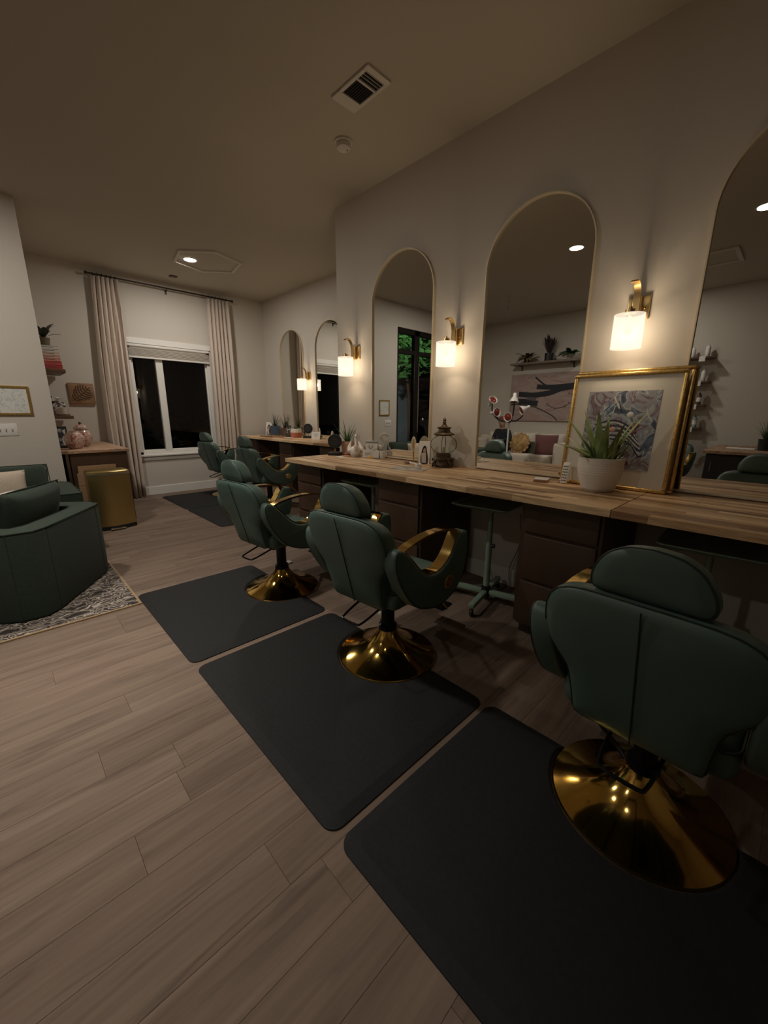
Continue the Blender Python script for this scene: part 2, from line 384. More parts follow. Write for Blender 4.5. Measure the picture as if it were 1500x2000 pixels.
o_('bottom_rail', rbox((-.597, -.03, -.012), (.597, .03, .010), .004), TRIM, bl)
o_('lift_cord', B().cyl((-.2, .0, -.01), (-.2, 0, .16), .0015), TRIM, bl)

# door_1 : dark bronze glazed entrance
DBR = mat('dark_bronze_frame', (.018, .015, .013), .4, .4)
d = thing('door_1', '', '', (0, 0, 0), kind='structure')
def dp(name, lo, hi, m=DBR): return o_(name, rbox(lo, hi, .004, 1), m, d)
for x0, x1 in ((-.21, -.15), (-.80, -.66), (-1.72, -1.66)): dp('door_post', (x0, YL+.02, 0), (x1, YL+.11, 2.89))
dp('door_head', (-1.66, YL+.02, 2.80), (-.21, YL+.11, 2.89)); dp('transom_bar', (-1.66, YL+.02, 2.44), (-.80, YL+.11, 2.52)); dp('transom_bar', (-.66, YL+.02, 2.44), (-.21, YL+.11, 2.52))
dp('door_bottom_rail', (-1.66, YL+.03, 0.0), (-.80, YL+.10, .22)); dp('door_bottom_rail', (-.66, YL+.03, 0.0), (-.21, YL+.10, .22))
for x0, x1 in ((-1.66, -.80), (-.66, -.21)):
    for z0, z1 in ((.22, 2.44), (2.52, 2.80)): dp('pane', (x0, YL+.06, z0), (x1, YL+.066, z1), PANE)
ph = o_('pull_handle', B().tube([(-.73, YL-.035, .95), (-.73, YL-.035, 2.3)], .010, 10), CHROME, d)
for z in (1.05, 2.2): o_('handle_bracket', B().cyl((-.73, YL-.035, z), (-.73, YL+.03, z), .007), CHROME, ph)
kb = o_('door_knob', B().lathe([(.0, 0), (.012, 0), (.012, .03), (.03, .04), (.032, .055), (.02, .068), (0, .07)], 16, m=T3((-.905, YL+.03, 1.21), rx=PI/2)), CHROME, d)

# ceiling fittings
WPL = mat('white_plastic', (.62, .57, .50), .5)
v = thing('ceiling_vent', 'white rectangular ceiling air register with dark louvred slots', 'vent', (1.981, 2.277, ZC))
b = B()
def vb(x0, y0, x1, y1): b.box((x0, y0, -.012), (x1, y1, 0), .002, 1)
vb(-.095, -.175, .095, -.135); vb(-.095, .09, .095, .175); vb(-.095, -.135, -.072, .09); vb(.072, -.135, .095, .09); vb(-.072, -.06, .072, -.045)
o_('frame', b, WPL, v); o_('duct', B().box((-.072, -.135, -.001), (.072, .09, 0)), INK, v, sm=False)
for k in range(6): o_('louvre', B().box((-.072, -.128+k*.011, -.009), (.072, -.126+k*.011, -.001)), INK if k % 2 else WPL, v, sm=False)
for k in range(9): o_('louvre', B().box((-.064+k*.016, -.043, -.009), (-.062+k*.016, .088, -.001)), mat('louvre_shadow', (.06, .05, .045), .6), v, sm=False)
v = thing('smoke_detector', 'round white smoke detector on the ceiling', 'smoke detector', (2.21, 2.737, ZC))
o_('base_ring', B().lathe([(0, 0), (.066, 0), (.066, -.012), (.058, -.014), (0, -.014)], 28), WPL, v)
o_('sensor_body', B().lathe([(0, -.014), (.050, -.014), (.053, -.02), (.05, -.045), (.035, -.055), (0, -.056)], 28), WPL, v); o_('indicator', B().lathe([(0, -.0555), (.005, -.0555), (.004, -.059), (0, -.06)], 8, (.02, -.02, 0)), INK, v)
v = thing('ceiling_hatch', 'hexagonal moulded ceiling hatch with a recessed lamp in it', 'ceiling hatch', (2.42, 5.905, ZC))
hx = [(2.064, 6.17), (2.022, 5.737), (2.386, 5.417), (2.801, 5.667), (2.816, 6.077), (2.441, 6.395)]
hx = [(.43*math.cos(a), .43*math.sin(a)) for a in [math.radians(140+60*k) for k in range(6)]]
for k in range(6):
    p, q = Vector(hx[k]), Vector(hx[(k+1) % 6]); bb = B()
    ri = lambda pt, s, z: Vector((pt.x*s, pt.y*s, z))
    bb.ring_loft([[ri(p, 1.04, 0), ri(p, 1.03, -.018), ri(p, .96, -.022), ri(p, .94, 0)], [ri(q, 1.04, 0), ri(q, 1.03, -.018), ri(q, .96, -.022), ri(q, .94, 0)]])
    o_('moulding', bb, WPL, v, sm=False)
b = B(); b.ring_loft([[Vector((x*.94, y*.94, -.0015)) for x, y in hx], [Vector((x*.94, y*.94, 0)) for x, y in hx]]); o_('panel', b, CEILM, v, sm=False)
v = tag(o_('ceiling_sensor', rbox((-.05, -.04, -.014), (.05, .04, 0), .004), mat('brown_plastic', (.10, .07, .05), .6)), 'small brown plate on the ceiling near the window', 'sensor'); v.location = (2.278, 6.866, ZC)
v = thing('attic_hatch', 'square white ceiling hatch, seen only in the rightmost mirror', 'ceiling hatch', (-1.45, 1.12, ZC))
for lo, hi in (((-.3, -.22, -.02), (.3, -.17, 0)), ((-.3, .17, -.02), (.3, .22, 0)), ((-.3, -.17, -.02), (-.25, .17, 0)), ((.25, -.17, -.02), (.3, .17, 0))): o_('frame', rbox(lo, hi, .003, 1), WPL, v)
o_('panel', B().box((-.25, -.17, -.008), (.25, .17, 0)), CEILM, v, sm=False)
v = thing('hanging_hook', 'thin cord with a small hook hanging from the ceiling, seen in the middle mirror', 'hook', (-1.2, 3.9, ZC))
o_('rose', B().lathe([(0, 0), (.03, 0), (.028, -.01), (0, -.014)], 16), BRASS, v); o_('cord', B().cyl((0, 0, -.01), (0, 0, -.22), .003), BLKP, v); o_('hook', B().tube([(0, 0, -.22), (.012, 0, -.235), (.02, 0, -.25), (.01, 0, -.268), (-.008, 0, -.262)], .003), BRASS, v)
def can(x, y, label, power, z=ZC, spread=180):
    v = thing('recessed_light', label, 'ceiling light', (x, y, z), group='recessed ceiling lights')
    o_('trim_ring', B().lathe([(.075, -.001), (.098, -.001), (.098, -.006), (.077, -.008), (.075, -.001)], 28), WPL, v)
    o_('lens', B().lathe([(0, -.004), (.075, -.004), (.075, -.001), (0, -.001)], 24), CANE, v)
    l = bpy.data.lights.new('recessed_lamp', 'AREA'); l.shape = 'DISK'; l.size = .15; l.energy = power*PI; l.color = CANC; l.spread = math.radians(spread)
    q = bpy.data.objects.new('recessed_lamp', l); C.objects.link(q); q.location = (x, y, z-.012); q['kind'] = 'helper'
can(2.221, 5.99, 'lit recessed lamp inside the hexagonal ceiling hatch', CAN_W*.25, ZC-.004)
can(.124, 2.277, 'lit recessed ceiling lamp reflected in the middle mirror', CAN_W*.115, spread=78)
can(-.142, .61, 'lit recessed ceiling lamp reflected at the edge of the rightmost mirror', CAN_W*.012)
can(-.2, 3.98, 'lit recessed ceiling lamp above the two green armchairs', CAN_W*.31)
can(-1.95, 2.0, 'added unseen ceiling lamp over the aisle by the product shelves', CAN_W*.11)  # unseen lamp, added to brighten the left wall

# ================================================================== COUNTERS
def counter(name, label, x0, x1, y0, y1, top, th=.036, sw=.045, parts=True):
    t = thing(name, label, 'counter', (0, 0, 0)); 
    if not parts:
        return t
    k = max(1, round((x1-x0)/sw)); sw = (x1-x0)/k; ml = {}
    for i in range(k):
        y = y0; first = True
        while y < y1-.001:
            ln = random.choice((.30, .40, .50, .60, .70)); ln = ln*random.uniform(.3, 1) if first else ln; first = False
            ln = round(ln/.1)*.1 if ln > .1 else .1
            e = min(y+ln, y1)
            if y1-e < .06: e = y1
            L_ = round(e-y, 3); mi = random.choice((0, 0, 1, 1, 2)); key = (L_, mi)
            if key not in ml:
                bb = B().box((-L_/2+.0003, -sw/2+.0003, -th), (L_/2-.0003, sw/2-.0003, 0), .0008, 1)
                o = o_('stave', bb, STAVE[mi], t, sm=False); ml[key] = o
            else: o = ml[key].copy(); C.objects.link(o)
            o.location = (x0+sw*(i+.5), (y+e)/2, top); o.rotation_euler = (0, 0, PI/2)
            y = e
    return t
counter('butcher_block_counter', 'long acacia butcher-block counter below the mirrors, carrying lantern and aloe', 2.0, XW-.001, .552, 3.46, CT)
counter('butcher_block_counter', 'butcher-block counter section beyond the joint, right of the leaning pictures', 1.995, XW-.001, -1.6, .548, CT)
CF = .92
counter('butcher_block_counter', 'narrower butcher-block counter in the recess beside the window', 3.24, XR-.001, YB+.03, 7.16, CF, sw=.08)

def cabinet(x0, x1, y0, y1, top, label, drawers, side_x=None):
    """front faces -X"""
    t = thing('drawer_cabinet', label, 'cabinet', (x0, (y0+y1)/2, 0), group='drawer cabinets under the counters'); w = (y1-y0)/2; dp_ = x1-x0
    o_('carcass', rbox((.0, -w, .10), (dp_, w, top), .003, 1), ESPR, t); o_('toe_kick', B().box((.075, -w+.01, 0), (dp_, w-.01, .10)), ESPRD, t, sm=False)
    z = top-.022
    for h in drawers:
        bb = B(); f = lambda u, v, d_: Vector((d_, u, v))
        bb.prism([(-w+.018, z-h), (w-.03, z-h), (w-.03, z), (-w+.018, z)], f, -.001, -.019, .006, 2)
        dr = o_('drawer', bb, ESPR, t); o_('drawer_edge', rbox((-.0215, -w+.026, z-.010), (-.016, w-.038, z-.004), .001, 1), mat('lighter_drawer_edge', (.13, .085, .06), .4), dr)  # lighter strip along the top of each drawer front
        z -= h+.014
    return t
DR = [.165, .27, .28]
cabinet(2.12, XW-.02, 3.00, 3.44, CT-.036, 'dark brown drawer cabinet at the free end of the long counter', DR)
cabinet(2.12, XW-.02, 1.80, 2.26, CT-.036, 'dark brown drawer cabinet between the two sage tray stands', DR)
cabinet(2.12, XW-.02, .60, 1.04, CT-.036, 'dark brown drawer cabinet below the potted aloe', DR)
cabinet(2.12, XW-.02, -.62, -.18, CT-.036, 'dark brown drawer cabinet behind the nearest styling chair', DR)
cabinet(3.33, XR-.02, 6.66, 7.12, CF-.036, 'dark brown drawer cabinet at the window end of the recess counter', DR)
cabinet(3.33, XR-.02, 5.50, 5.92, CF-.036, 'dark brown drawer cabinet in the middle of the recess counter', DR)
cabinet(3.33, XR-.02, 4.34, 4.78, CF-.036, 'dark brown drawer cabinet at the near end of the recess counter', DR)

# ================================================================== MIRRORS
def mirror(x, yc, label, w=.75, zb=.91, zt=2.69):
    t = thing('arched_mirror', label, 'mirror', (x, yc, zb), group='arched wall mirrors'); r = w/2; h = zt-zb-r
    out = [(-r, 0), (r, 0)]+arc(0, h, r, 0, PI, 28)
    f = lambda u, v, d_: Vector((d_, u, v))
    ins = .007
    path = [(0, -r, 0), (0, r, 0)]+[(0, a, b_) for a, b_ in arc(0, h, r, 0, PI, 28)]
    o_('glass', B().prism([(u*(r-ins)/r, ins+(v*(h+r-2*ins)/(h+r))) for u, v in out], f, -.006, -.002), MIRR, t, sm=False)
    fr = B()
    def ring(s, d_): return [Vector((d_, u*(r-s)/r, s+(v*(h+r-2*s)/(h+r)))) for u, v in out]
    fr.ring_loft([ring(0, -.001), ring(0, -.022), ring(ins, -.022), ring(ins, -.001)], close=True)
    o_('frame', fr, mat('thin_gold_frame', (.68, .57, .40), .5, .35), t)
mirror(XW, 2.65, 'arched gold-rimmed mirror behind the bronze lantern, reflecting the glass door')
mirror(XW, 1.42, 'arched gold-rimmed mirror reflecting the cream sofa and painting')
mirror(XW, .12, 'arched gold-rimmed mirror cut by the picture edge, reflecting the product shelves')
mirror(XR, 6.325, 'arched mirror in the recess nearest the curtains', zb=.925)
mirror(XR, 5.225, 'arched mirror in the recess half hidden by the wall corner', zb=.925)

# ================================================================== SCONCES
def sconce(x, y, label):
    t = thing('wall_sconce', label, 'wall lamp', (x, y, 0), group='brass wall sconces')
    bp_ = o_('backplate', rbox((-.018, -.055, 1.86), (0, .055, 1.982), .003), BRASS, t)
    for z in (1.92,):
        for yy in (-.032, .032): o_('screw', B().lathe([(0, 0), (.007, 0), (.006, .005), (0, .007)], 10, m=T3((-.018, yy, z), ry=-PI/2)), GOLD, bp_)
    o_('bracket', rbox((-.055, -.022, 1.855), (-.018, .022, 1.975), .003), BRASS, t)
    pth = smooth([(-.058, 0, 1.86), (-.060, 0, 1.93), (-.066, 0, 1.985), (-.085, 0, 2.022), (-.115, 0, 2.040), (-.140, 0, 2.038), (-.152, 0, 2.028)], 4)
    o_('arm', B().tube(pth, (.017, .0035), 4, flat=(0, 1, 0)), BRASS, t)
    o_('chain', B().tube(smooth([(-.147, 0, 2.03), (-.149, .002, 1.98), (-.146, -.002, 1.94), (-.147, 0, 1.905)], 4), .0022, 6), GLASS, t)
    o_('drop_crystal', B().lathe([(0, -.006), (.005, 0), (0, .008)], 8, (-.148, 0, 2.012)), GLASS, t)
    o_('cap', B().lathe([(0, .022), (.008, .022), (.010, .010), (.026, .008), (.028, -.012), (0, -.012)], 20, (-.147, 0, 1.885)), BRASS, t)
    sh = B(); R0, R1 = .076, .072
    sh.ring_loft([[Vector((-.147+r*math.cos(2*PI*j/36), r*math.sin(2*PI*j/36), z)) for j in range(36)] for r, z in ((R1, 1.868), (R0, 1.868), (R0, 1.692), (R1, 1.692))], close=True)
    o_('shade', sh, SHADE, t)
    o_('shade_spider', B().box((-.147-.073, -.003, 1.862), (-.147+.073, .003, 1.866)), BRASS, t, sm=False)
    o_('bulb', B().lathe([(0, -.024), (.012, -.020), (.020, -.008), (.020, .004), (.010, .02), (.009, .075), (0, .075)], 16, (-.147, 0, 1.785)), emis('bulb_glow', (1, .85, .64), 1.1) if 'bulb_glow' not in bpy.data.materials else bpy.data.materials['bulb_glow'], t)
    l = bpy.data.lights.new('sconce_bulb', 'POINT'); l.energy = SCONCE_W; l.color = WARM; l.shadow_soft_size = .034
    q = bpy.data.objects.new('sconce_bulb', l); C.objects.link(q); q.location = (x-.147, y, 1.785); q['kind'] = 'helper'
sconce(XW, 3.27, 'lit brass wall sconce on the narrow wall strip by the corner')
sconce(XW, 2.03, 'lit brass wall sconce above the bronze lantern')
sconce(XW, .772, 'lit brass wall sconce above the leaning framed pictures')
sconce(XR, 5.81, 'lit brass wall sconce between the two recess mirrors')

# ================================================================== MATS
def floor_mat(x0, x1, y0, y1, cx, cy, label, rz=0.):
    t = thing('anti_fatigue_mat', label, 'mat', ((x0+x1)/2, (y0+y1)/2, 0), rz, 'black salon floor mats')
    w, h = (x1-x0)/2, (y1-y0)/2; cx -= (x0+x1)/2; cy -= (y0+y1)/2; R = .2775
    dx = w-cx; half = math.sqrt(max(R*R-dx*dx, 0)); a0 = math.atan2(half, dx)
    out = arc(w-.05, h-.05, .05, 0, PI/2, 6)+arc(-w+.05, h-.05, .05, PI/2, PI, 6)+arc(-w+.05, -h+.05, .05, PI, 1.5*PI, 6)+arc(w-.05, -h+.05, .05, 1.5*PI, 2*PI, 6)
    notch = [(cx+R*math.cos(a), cy+R*math.sin(a)) for a in [2*PI-a0-(2*PI-2*a0)*i/28 for i in range(29)]]
    out = out+notch
    f = lambda u, v, d_: Vector((u, v, d_))
    b = B(); n = len(out)
    cen = [(u*(1-.045/ w*1), v*(1-.045/h)) for u, v in out]
    cen = []
    for i, (u, v) in enumerate(out):
        if i >= n-29: # notch side: push out from the notch circle
            k = (R+.012); cen.append((min(w-.04, cx+(u-cx)/R*k), cy+(v-cy)/R*k))
        else: cen.append((u*(w-.04)/w, v*(h-.04)/h))
    r0 = b.poly([f(u, v, 0) for u, v in out]); r1 = b.poly([f(u, v, .006) for u, v in out]); r2 = b.poly([f(u, v, .017) for u, v in cen])
    for A_, B_ in ((r0, r1), (r1, r2)):
        for i in range(n): b.face([A_[i], A_[(i+1) % n], B_[(i+1) % n], B_[i]])
    b.face(r2); b.face(r0[::-1])
    o_('mat_body', b, MATB, t, ang=12)
CH = [(1.440, 2.625), (1.416, 1.425), (1.418, .175)]
floor_mat(.564, 1.465, 2.07, 3.22, *CH[0], 'black floor mat touching the corner of the patterned rug')
floor_mat(.568, 1.466, .822, 2.023, *CH[1], 'black floor mat in the middle of the front row of three')
floor_mat(.571, 1.472, -.41, .794, *CH[2], 'black floor mat in the foreground under the nearest styling chair')
floor_mat(1.76, 2.68, 5.80, 6.96, 2.68, 6.50, 'black floor mat by the window under the farthest styling chair')
floor_mat(1.76, 2.66, 4.60, 5.78, 2.64, 5.06, 'black floor mat in the recess under the second farthest chair')

# ================================================================== STYLING CHAIRS
def make_chair(label, loc, rz):
    t = thing('styling_chair', label, 'chair', loc, rz, 'green styling chairs')
    o_('base', B().lathe([(0, 0), (.268, 0), (.274, .006), (.270, .013), (.245, .020), (.19, .036), (.13, .066), (.085, .105), (.058, .145), (.050, .165), (0, .166)], 64), GOLDB, t)
    col = o_('column', B().lathe([(0, .12), (.037, .12), (.037, .40), (0, .40)], 28), BLACK, t); o_('collar', B().lathe([(.037, .16), (.052, .16), (.050, .185), (.037, .19)], 28), BLACK, col)
    o_('seat_plate', rbox((-.16, -.14, .375), (.18, .14, .402), .006), BLACK, t)
    seat = B().box((-.215, -.225, .40), (.275, .225, .515), .045, 4)
    se = o_('seat', seat, LEATH, t)
    o_('seat_piping', B().tube([(x, y, .497) for x, y in rrect(-.212, -.222, .272, .222, .05, 4)], .004, 6, close=True), LEATHD, se)
    # backrest
    half = smooth([(0, .890), (.11, .889), (.18, .880), (.228, .852), (.252, .80), (.256, .735), (.248, .685), (.222, .640), (.194, .600), (.182, .550), (.175, .480), (.170, .425), (.150, .412)], 3)
    out = [(u, v) for u, v in half]+[(0, .410)]+[(-u, v) for u, v in reversed(half[1:])]
    tl = .27
    def f(u, v, d_):
        k = (v-.41)/.47; x = -.235-(v-.42)*tl
        return Vector((x+d_-.018*math.cos(u/.27*1.2)*(1 if d_ < .03 else 0)+(.02*(abs(u)/.27)**2 if d_ > .05 else 0), u, v-d_*.18))
    b = B(); 
    # front and back skins as graded rings so the pad bulges
    n = len(out); cen = (0, .62)
    def ring(s, d_): return [f(cen[0]+(u-cen[0])*s, cen[1]+(v-cen[1])*s, d_) for u, v in out]
    rings = [ring(s, d_) for s, d_ in ((.30, -.006), (.62, -.005), (.86, -.001), (.955, .006), (.99, .018), (1.0, .03), (1.0, .055), (.985, .072), (.94, .083), (.84, .092), (.6, .098), (.3, .10))]
    b.ring_loft(rings); ba = o_('backrest', b, LEATH, t, ang=60)
    o_('back_seam', B().tube([f(0, .872-.455*i/14, -.0065)+Vector((-.001, 0, 0)) for i in range(15)], .0022, 6), LEATHD, ba)
    o_('rim_piping', B().tube([f(u*.992, cen[1]+(v-cen[1])*.992, .014) for u, v in out[::2]], .002, 6, close=True), LEATHD, ba)
    # headrest : half moon
    hh = smooth([(0, 1.032), (.056, 1.024), (.098, .998), (.125, .955), (.133, .918), (.126, .896), (.108, .889)], 4)
    ho = [(u, v) for u, v in hh]+[(0, .888)]+[(-u, v) for u, v in reversed(hh[1:])]
    def g(u, v, d_): return Vector((-.352-(v-.885)*.20+d_, u, v-d_*.12))
    b = B(); c2 = (0, .95)
    def hr(s, d_): return [g(u*s, c2[1]+(v-c2[1])*s, d_) for u, v in ho]
    b.ring_loft([hr(s, d_) for s, d_ in ((.3, -.004), (.7, -.002), (.93, .004), (.985, .014), (1, .026), (1, .060), (.98, .076), (.92, .087), (.7, .094), (.3, .096))])
    hd = o_('headrest', b, LEATH, t, ang=60); o_('headrest_piping', B().tube([g(u*.992, c2[1]+(v-c2[1])*.992, .010) for u, v in ho], .002, 6, close=True), LEATHD, hd)
    for s in (-1, 1): o_('headrest_post', B().cyl((-.318, s*.055, .855), (-.326, s*.055, .90), .007), CHROME, hd)
    # arms
    outer = smooth([(-.296, .760), (-.314, .735), (-.305, .665), (-.252, .560), (-.160, .452), (-.045, .398), (.075, .382), (.185, .410), (.262, .480), (.300, .580), (.302, .690), (.285, .728)], 3)
    inner = smooth([(.222, .738), (.192, .705), (.150, .642), (.090, .592), (.020, .572), (-.055, .582), (-.120, .622), (-.180, .682), (-.225, .728)], 3)
    for s in (-1, 1):
        fa = lambda u, v, d_: Vector((u, s*d_, v))
        ol = outer+inner+[(-.240, .742), (-.262, .757), (-.280, .763)]
        a = o_('arm_panel', B().prism(ol, fa, .228, .308, .016, 3), LEATH, t)
        lin = B(); q = [(u, v) for u, v in inner]; 
        rr = []
        for i, (u, v) in enumerate(q):
            a_ = Vector(q[max(i-1, 0)]); c_ = Vector(q[min(i+1, len(q)-1)]); e = (c_-a_).normalized(); nn = Vector((e.y, -e.x))
            if nn.y < 0: nn = -nn
            rr.append([Vector((u, s*.238, v)), Vector((u, s*.298, v)), Vector((u+nn.x*.006, s*.298, v+nn.y*.006)), Vector((u+nn.x*.006, s*.238, v+nn.y*.006))])
        lin.ring_loft(rr); o_('gold_lining', lin, GOLD, a)
        top = smooth([(-.268, s*.268, .728), (-.20, s*.268, .750), (-.10, s*.268, .768), (.0, s*.268, .774), (.10, s*.268, .768), (.18, s*.268, .752), (.245, s*.268, .726)], 3)
        o_('armrest_band', B().tube(top, (.024, .006), 4, flat=(0, 1, 0)), GOLD, a)
        o_('arm_piping', B().tube([(u, s*.303, v) for u, v in [(x*.985, .57+(z-.57)*.985) for x, z in outer]], .003, 6), LEATHD, a)
        em = o_('gold_emblem', B().lathe([(0, 0), (.034, 0), (.036, .004), (.030, .008), (.024, .006), (.012, .010), (0, .011)], 24, m=T3((.118, s*.307, .492), rx=-s*PI/2), sx=1.25), BRASS, a)
    o_('recline_bar', B().tube(smooth([(-.10, .07, .372), (-.20, .07, .345), (-.275, .062, .325), (-.295, .045, .322), (-.295, -.045, .322), (-.275, -.062, .325), (-.20, -.07, .345), (-.10, -.07, .372)], 3), .006, 8), BLACK, t)
    fr = o_('footrest', B().tube(smooth([(.17, .12, .385), (.30, .12, .28), (.40, .12, .175), (.425, .10, .155), (.425, -.10, .155), (.40, -.12, .175), (.30, -.12, .28), (.17, -.12, .385)], 3), .011, 8), GOLD, t)
    o_('tread_plate', B().box((.365, -.13, .16), (.475, .13, .175), .005, 2, T3((0, 0, 0))), BLKP, fr)
    pd = o_('pump_pedal', B().tube(smooth([(0, .045, .14), (.06, .10, .135), (.15, .17, .10), (.20, .21, .085)], 3), .009, 8), BLACK, t)
    o_('pedal_pad', B().box((.19, .19, .072), (.25, .25, .09), .008, 2), mat('pale_rubber', (.55, .50, .45), .6), pd)
    return t
c1 = make_chair('green leather styling chair with gold arms on the middle floor mat', (*CH[1], 0), math.radians(5))
dup(c1, (*CH[0], 0), math.radians(6), 'green leather styling chair on the floor mat that touches the rug')
dup(c1, (*CH[2], 0), math.radians(-2), 'largest green styling chair, in the dark foreground, seen from behind')
dup(c1, (2.66, 5.06, 0), math.radians(2), 'green styling chair at the near end of the recess counter')
dup(c1, (2.68, 6.50, 0), math.radians(8), 'farthest green styling chair, beside the window')

# ================================================================== TRAY STANDS
def tray_stand(label, x, y, rz=0., zt=.745):
    t = thing('tray_stand', label, 'tray stand', (x, y, 0), rz, 'sage green tray stands')
    b = B(); po = rrect(-.23, -.20, .23, .20, .03, 4); pin = rrect(-.215, -.185, .215, .185, .025, 4); plo = rrect(-.20, -.17, .20, .17, .02, 4)
    V = lambda q, z: [Vector((u, v, z)) for u, v in q]
    b.ring_loft([V(plo, zt-.022), V(po, zt-.002), V(po, zt+.002), V(pin, zt+.002), V(plo, zt-.018)])
    o_('tray', b, SAGE, t); pl = o_('pole', B().cyl((0, 0, .09), (0, 0, .45), .022), SAGE, t); o_('inner_pole', B().cyl((0, 0, .45), (0, 0, zt-.021), .017), SAGE, t)
    o_('clamp_knob', B().lathe([(0, 0), (.014, 0), (.014, .02), (0, .022)], 12, m=T3((0, -.02, .43), rx=PI/2)), BLKP, pl)
    o_('hub', B().lathe([(0, .045), (.032, .045), (.032, .12), (.024, .125), (0, .125)], 16), BLKP, t)
    for k in range(4):
        a = k*PI/2+.12; dx, dy = math.cos(a), math.sin(a); m = T3((0, 0, 0), rz=a)
        lg = o_('leg', B().box((.028, -.02, .06), (.29, .02, .095), .006, 2, m), SAGE, t)
        w = o_('caster', B().lathe([(0, -.011), (.023, -.011), (.026, -.006), (.026, .006), (.023, .011), (0, .011)], 16, m=T3((dx*.275, dy*.275, .026), rx=PI/2, rz=a+.6)), BLKP, lg)
        o_('caster_stem', B().cyl((dx*.275, dy*.275, .045), (dx*.275, dy*.275, .065), .010), BLKP, lg)
tray_stand('sage green rolling tray stand beside the aloe cabinet', 2.39, 1.395, .10)
tray_stand('sage green rolling tray stand mostly hidden behind the middle styling chair', 2.40, 2.62, .05)
tray_stand('dark rolling tray stand under the counter section behind the nearest chair', 2.40, .20, .05)
co = tag(o_('power_cord', B().tube(smooth([(2.752, 1.62, .42), (2.70, 1.60, .40), (2.66, 1.62, .3), (2.70, 1.58, .12), (2.62, 1.55, .012), (2.45, 1.68, .008), (2.25, 1.72, .008), (2.10, 1.66, .008)], 6), .004, 6), mat('white_cable', (.62, .60, .57), .5)), 'white power cord trailing on the floor behind the sage tray stand', 'cord')
co = tag(o_('electrical_cable', B().tube(smooth([(2.752, 1.36, .60), (2.735, 1.35, .55), (2.73, 1.33, .42), (2.745, 1.36, .30), (2.73, 1.40, .16), (2.72, 1.38, .012), (2.60, 1.30, .010)], 6), .003, 6), mat('grey_cable', (.10, .09, .08), .5)), 'thin dark cord hanging down the wall behind the sage tray stand', 'cord')

# ================================================================== WINDOW CURTAINS
def curtain(name, label, tx0, tx1, bx0, bx1, z1, z0, n, ph, sag=0.):
    t = thing(name, label, 'curtain', ((tx0+tx1)/2, YF-.10, 0)); cx = (tx0+tx1)/2
    b = B(); nu, nv = n*10, 14; G = []
    for j in range(nv+1):
        v = j/nv; row = []
        for i in range(nu+1):
            u = i/nu; x = (tx0+(tx1-tx0)*u)*(1-v)+(bx0+(bx1-bx0)*u)*v + sag*math.sin(PI*v)*(1-u)
            a = (.028+.022*v)*(1-.25*math.sin(v*5+i*.3))
            yy = a*math.sin(u*n*2*PI+ph+.8*math.sin(v*2.3+u*3))+.012*math.sin(u*11+v*4)
            x += .010*math.sin(u*n*4*PI+v*3)
            row.append(b.bm.verts.new((x-cx, yy, z1+(z0-z1)*v)))
        G.append(row)
    for j in range(nv):
        for i in range(nu): b.face([G[j][i], G[j][i+1], G[j+1][i+1], G[j+1][i]])
    o = o_('cloth', b, CURT, t, ang=180); md = o.modifiers.new('thick', 'SOLIDIFY'); md.thickness = .004
    for k in range(n): 
        x = tx0+(tx1-tx0)*(k+.5)/n-cx
        o_('curtain_ring', B().tube([(x+.0, .021*math.cos(a)+.01, 3.172+.021*math.sin(a)) for a in [2*PI*i/14 for i in range(14)]], .003, 6, close=True), mat('dark_bronze', (.05, .035, .025), .4, .8), t)
curtain('curtain', 'long beige linen curtain on the cabinet side of the window', 1.30, 1.62, 1.22, 1.585, 3.145, .015, 6, .3, -.04)
curtain('curtain', 'long beige linen curtain on the mirror side of the window', 2.86, 3.22, 2.80, 3.23, 3.145, .015, 6, 1.4)
DB = MATS['dark_bronze']
t = thing('curtain_rod', 'thin dark bronze curtain rod just below the ceiling above the window', 'curtain rod', (2.27, YF-.09, 3.172))
o_('rod', B().cyl((-1.0, 0, 0), (1.0, 0, 0), .011), DB, t)
for s in (-1, 1): o_('finial', B().lathe([(0, 0), (.014, 0), (.014, .012), (.020, .02), (.016, .035), (0, .04)], 14, m=T3((s*1.0, 0, 0), ry=s*PI/2)), DB, t)
for x in (-.93, 0, .93): bq = o_('bracket', B().tube([(x, 0, -.012), (x, .04, -.03), (x, .088, -.04)], .006, 8), DB, t); o_('wall_plate', rbox((x-.012, .082, -.07), (x+.012, .09, -.01), .002), DB, bq)

# ================================================================== LEFT SIDE: front wall items
def picture(name, label, loc, w, h, fw, fm, rz, art, depth=.02, mount=0, cat='picture', group=None):
    """hangs facing local -Y; origin at its centre on the wall"""
    t = thing(name, label, cat, loc, rz, group)
    for lo, hi in (((-w/2, -depth, -h/2), (w/2, 0, -h/2+fw)), ((-w/2, -depth, h/2-fw), (w/2, 0, h/2)), ((-w/2, -depth, -h/2+fw), (-w/2+fw, 0, h/2-fw)), ((w/2-fw, -depth, -h/2+fw), (w/2, 0, h/2-fw))):
        o_('frame_bar', rbox(lo, hi, .003, 1), fm, t)
    m = o_('mount' if mount else 'print', B().box((-w/2+fw, -depth*.5, -h/2+fw), (w/2-fw, -.001, h/2-fw)), MATTE if mount else art, t, sm=False)
    if mount: o_('print', B().box((-w/2+fw+mount, -depth*.5-.0015, -h/2+fw+mount), (w/2-fw-mount, -depth*.5, h/2-fw-mount)), art, m, sm=False)
    return t
